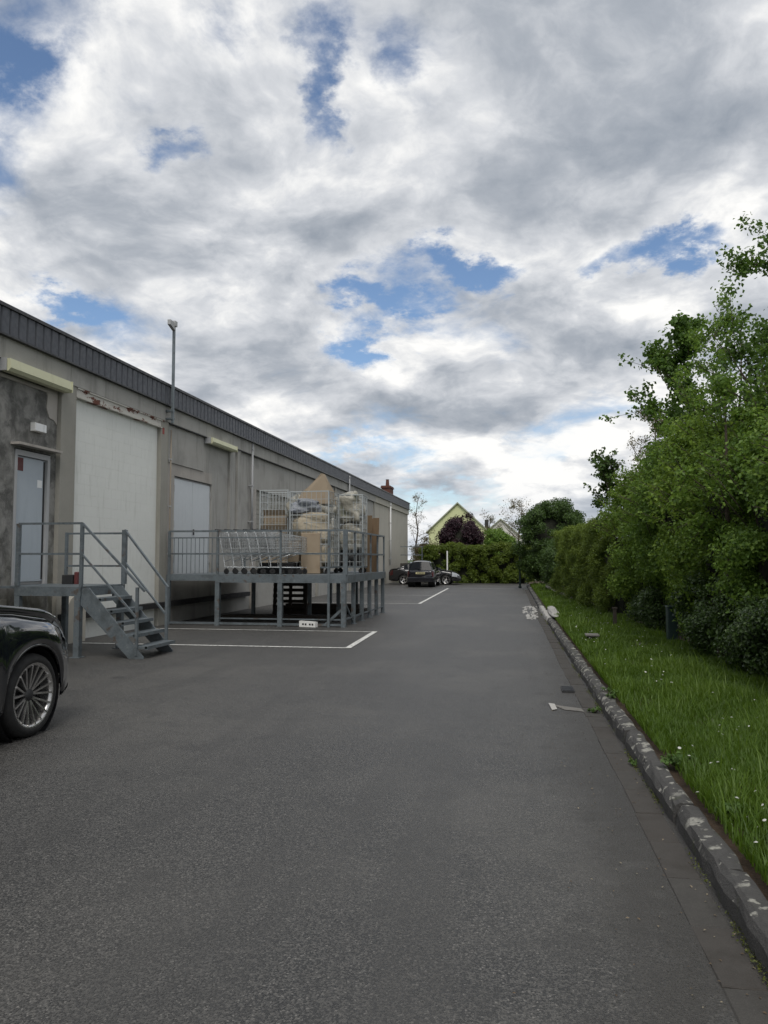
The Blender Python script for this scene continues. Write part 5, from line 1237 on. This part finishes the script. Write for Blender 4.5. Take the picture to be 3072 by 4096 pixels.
# ------------------------------------------------------------------ grass, flowers, weeds
def grass():
    rg = np.random.default_rng(5); P = []
    for y0, y1, den in ((1.2, 6, 6500), (6, 11, 7500), (11, 17, 5000), (17, 26, 2000), (26, 44, 900)):
        n = int((y1 - y0) * 2.2 * den); y = rg.uniform(y0, y1, n); k = np.interp(y, [0, 3.2, 5, 11.5, 17.2, 22.6, 33, 45], [0.93, 0.905, 0.875, 0.74, 0.645, 0.53, 0.39, 0.22]) + .17; h = np.interp(y, [0, 9.2, 10.2, 13, 18.3, 31, 45], [3.05, 2.66, 2.45, 2.33, 2.15, 1.30, 0.75]) + .35
        q = rg.random(n); x = k + (h - k) * q; bare = np.sin(x * 2.7 + y * .9) * np.sin(y * 1.1 + 2.0) + .5 * np.sin(x * 7.1) * np.sin(y * 3.3); keep = ((x - k + .05) > rg.exponential(.05, n)) & (rg.random(n) > np.clip((bare - .55) * 1.6, 0, .75)); P.append(np.stack([x, y], 1)[keep])
    P = np.concatenate(P); n = len(P)
    patch = .5 + .5 * np.sin(P[:, 0] * 3.3 + 1.7 * np.sin(P[:, 1] * 1.3)) * np.sin(P[:, 1] * 2.1 + 2 * np.sin(P[:, 0] * 2.2))
    hgt = (.045 + .066 * patch) * rg.uniform(.5, 1.5, n) * np.where(P[:, 1] < 7, 1.2, 1.0); tall = rg.random(n) < .009; hgt[tall] *= 2.2
    wdt = .0042 * rg.uniform(.7, 1.5, n) * np.interp(P[:, 1], [0, 8, 20, 40], [.7, .85, 1.9, 3.8])
    a = rg.uniform(0, 6.283, n); d = np.stack([np.cos(a), np.sin(a), np.zeros(n)], 1); s = np.stack([-np.sin(a), np.cos(a), np.zeros(n)], 1); ln = (hgt * rg.uniform(.15, .9, n))[:, None]
    B = np.concatenate([P, np.full((n, 1), .10)], 1); B[:, 2] += .03; w = wdt[:, None] * s; up = np.array((0, 0, 1.0))
    V = np.stack([B - w, B + w, B + d * ln * .35 + up * hgt[:, None] * .6 + w * .8, B + d * ln * .35 + up * hgt[:, None] * .6 - w * .8, B + d * ln + up * hgt[:, None]], 1).reshape(-1, 3)
    b = np.arange(n)[:, None] * 5; F = np.concatenate([b + np.array([[0, 1, 2]]), b + np.array([[0, 2, 3]]), b + np.array([[3, 2, 4]])], 0)
    o = link('grass', np_mesh('grass', V, F, LM['grass'], np.repeat(np.clip(.5 * patch + rg.uniform(0, .6, n) + .5 * tall, 0, 1), 5))); tag(o, 'uncut green grass on the verge between kerb and hedge', 'grass', kind='stuff')
    # daisies and clover heads
    m = 220; y = 2.5 + 20 * rg.random(m) ** 1.3; k = np.array([kx(v) for v in y]) + .2; h = np.array([hx(v) for v in y]) + .1; x = k + (h - k) * rg.random(m)
    cl = rg.integers(0, 40, m); cxy = np.stack([rg.uniform(0, 1, 40), rg.uniform(2.5, 20, 40)], 1); pick = rg.random(m) < .7; y = np.where(pick, cxy[cl, 1] + rg.normal(0, .35, m), y); x = np.where(pick, np.array([kx(v) for v in y]) + .15 + cxy[cl, 0] * 1.4 + rg.normal(0, .12, m), x)
    Pf = np.stack([x, y, .16 + .12 * rg.random(m)], 1); r = .010 * rg.uniform(.6, 1.4, m); V = []; 
    ang = np.linspace(0, 2 * math.pi, 7)[:-1]
    tl = rg.normal(0, .35, (m, 2))
    ring = Pf[:, None, :] + np.stack([np.cos(ang)[None] * r[:, None], np.sin(ang)[None] * r[:, None], np.cos(ang)[None] * tl[:, :1] * r[:, None] + np.sin(ang)[None] * tl[:, 1:] * r[:, None]], 2)
    cen = Pf[:, None, :] + np.array((0, 0, .006)); V = np.concatenate([ring, cen], 1).reshape(-1, 3); b = np.arange(m)[:, None] * 7
    F = np.concatenate([b + np.array([[i, (i + 1) % 6, 6]]) for i in range(6)], 0)
    o = link('wildflowers', np_mesh('wildflowers', V, F, LM['petal'], np.repeat(rg.random(m), 7))); tag(o, 'tiny white flower heads scattered through the grass', 'flowers', kind='stuff')


grass()


def weed(loc, r, n, label, seed, lsize=.05):
    rg = np.random.default_rng(seed); t = thing('weed_plant', loc, label, 'plant', 'weeds along the kerb'); C = [(rg.normal(0, r * .4), rg.normal(0, r * .4), rg.uniform(.02, r * .8)) for _ in range(14)]
    P, Nn = clump_points(C, [r * .35] * 14, n, rg, .8, .1); P[:, 2] = np.maximum(P[:, 2], .01); link('leaves', leaf_mesh('leaves', P, Nn + np.array((0, 0, .8)), lsize, LM['weed'], .55, .5, 0, rg), t)
    mb = MB()
    for c in C[:8]: mb.tube([(0, 0, 0), (c[0] * .6, c[1] * .6, c[2] * .6), c], [.004, .003, .002], 4)
    part('stems', mb, M['bark'], t, world=False)


for i, (x, y, z, r, n, lab, ls) in enumerate([(1.36, 3.95, .10, .17, 330, 'leafy weed with broad leaves behind the nearest kerb stones', .055), (1.20, 4.75, .10, .13, 240, 'clover-like weed tuft behind the second nearest kerb stretch', .04), (1.07, 5.9, .10, .14, 300, 'pale flowering weed tuft leaning over the kerb', .035),
                                     (.72, 8.35, .0, .07, 120, 'small weed growing in the gutter at the cement patch', .03), (.83, 6.3, .0, .05, 80, 'tiny weed sprouting between kerb and gutter', .025), (.92, 8.6, .12, .10, 180, 'weed tuft on the kerb edge by the cement patch', .03)]):
    weed((x, y, z), r, n, lab, 200 + i, ls)


def moss():
    rg = np.random.default_rng(12); n = 5200; y = 1.5 + 22 * rg.random(n) ** 1.4; keep = np.sin(y * 2.3) + np.sin(y * 5.9 + 1) + rg.normal(0, .6, n) > .5; y = y[keep]; n = len(y)
    x = np.array([kx(v) for v in y]) - .012 + rg.normal(0, .012, n); P = np.stack([x, y, .008 + .014 * rg.random(n)], 1)
    o = link('moss', leaf_mesh('moss', P, np.tile((0, 0, 1.0), (n, 1)), .013, LM['moss'], .7, .6, 0, rg)); tag(o, 'moss and tiny weeds in the joint between kerb and gutter', 'moss', kind='stuff')
    n = 420; y = 1.6 + 16 * rg.random(n) ** 1.3; x = np.array([kx(v) for v in y]) - np.abs(rg.normal(0, .35, n)) - .02; P = np.stack([x, y, np.full(n, .009)], 1)
    o = link('leaf_litter', leaf_mesh('leaf_litter', P, np.tile((0, 0, 1.6), (n, 1)), .016, LM['litter'], .55, .3, 0, rg)); tag(o, 'scraps of dry leaf blown against the kerb', 'leaf litter', kind='stuff')


moss()
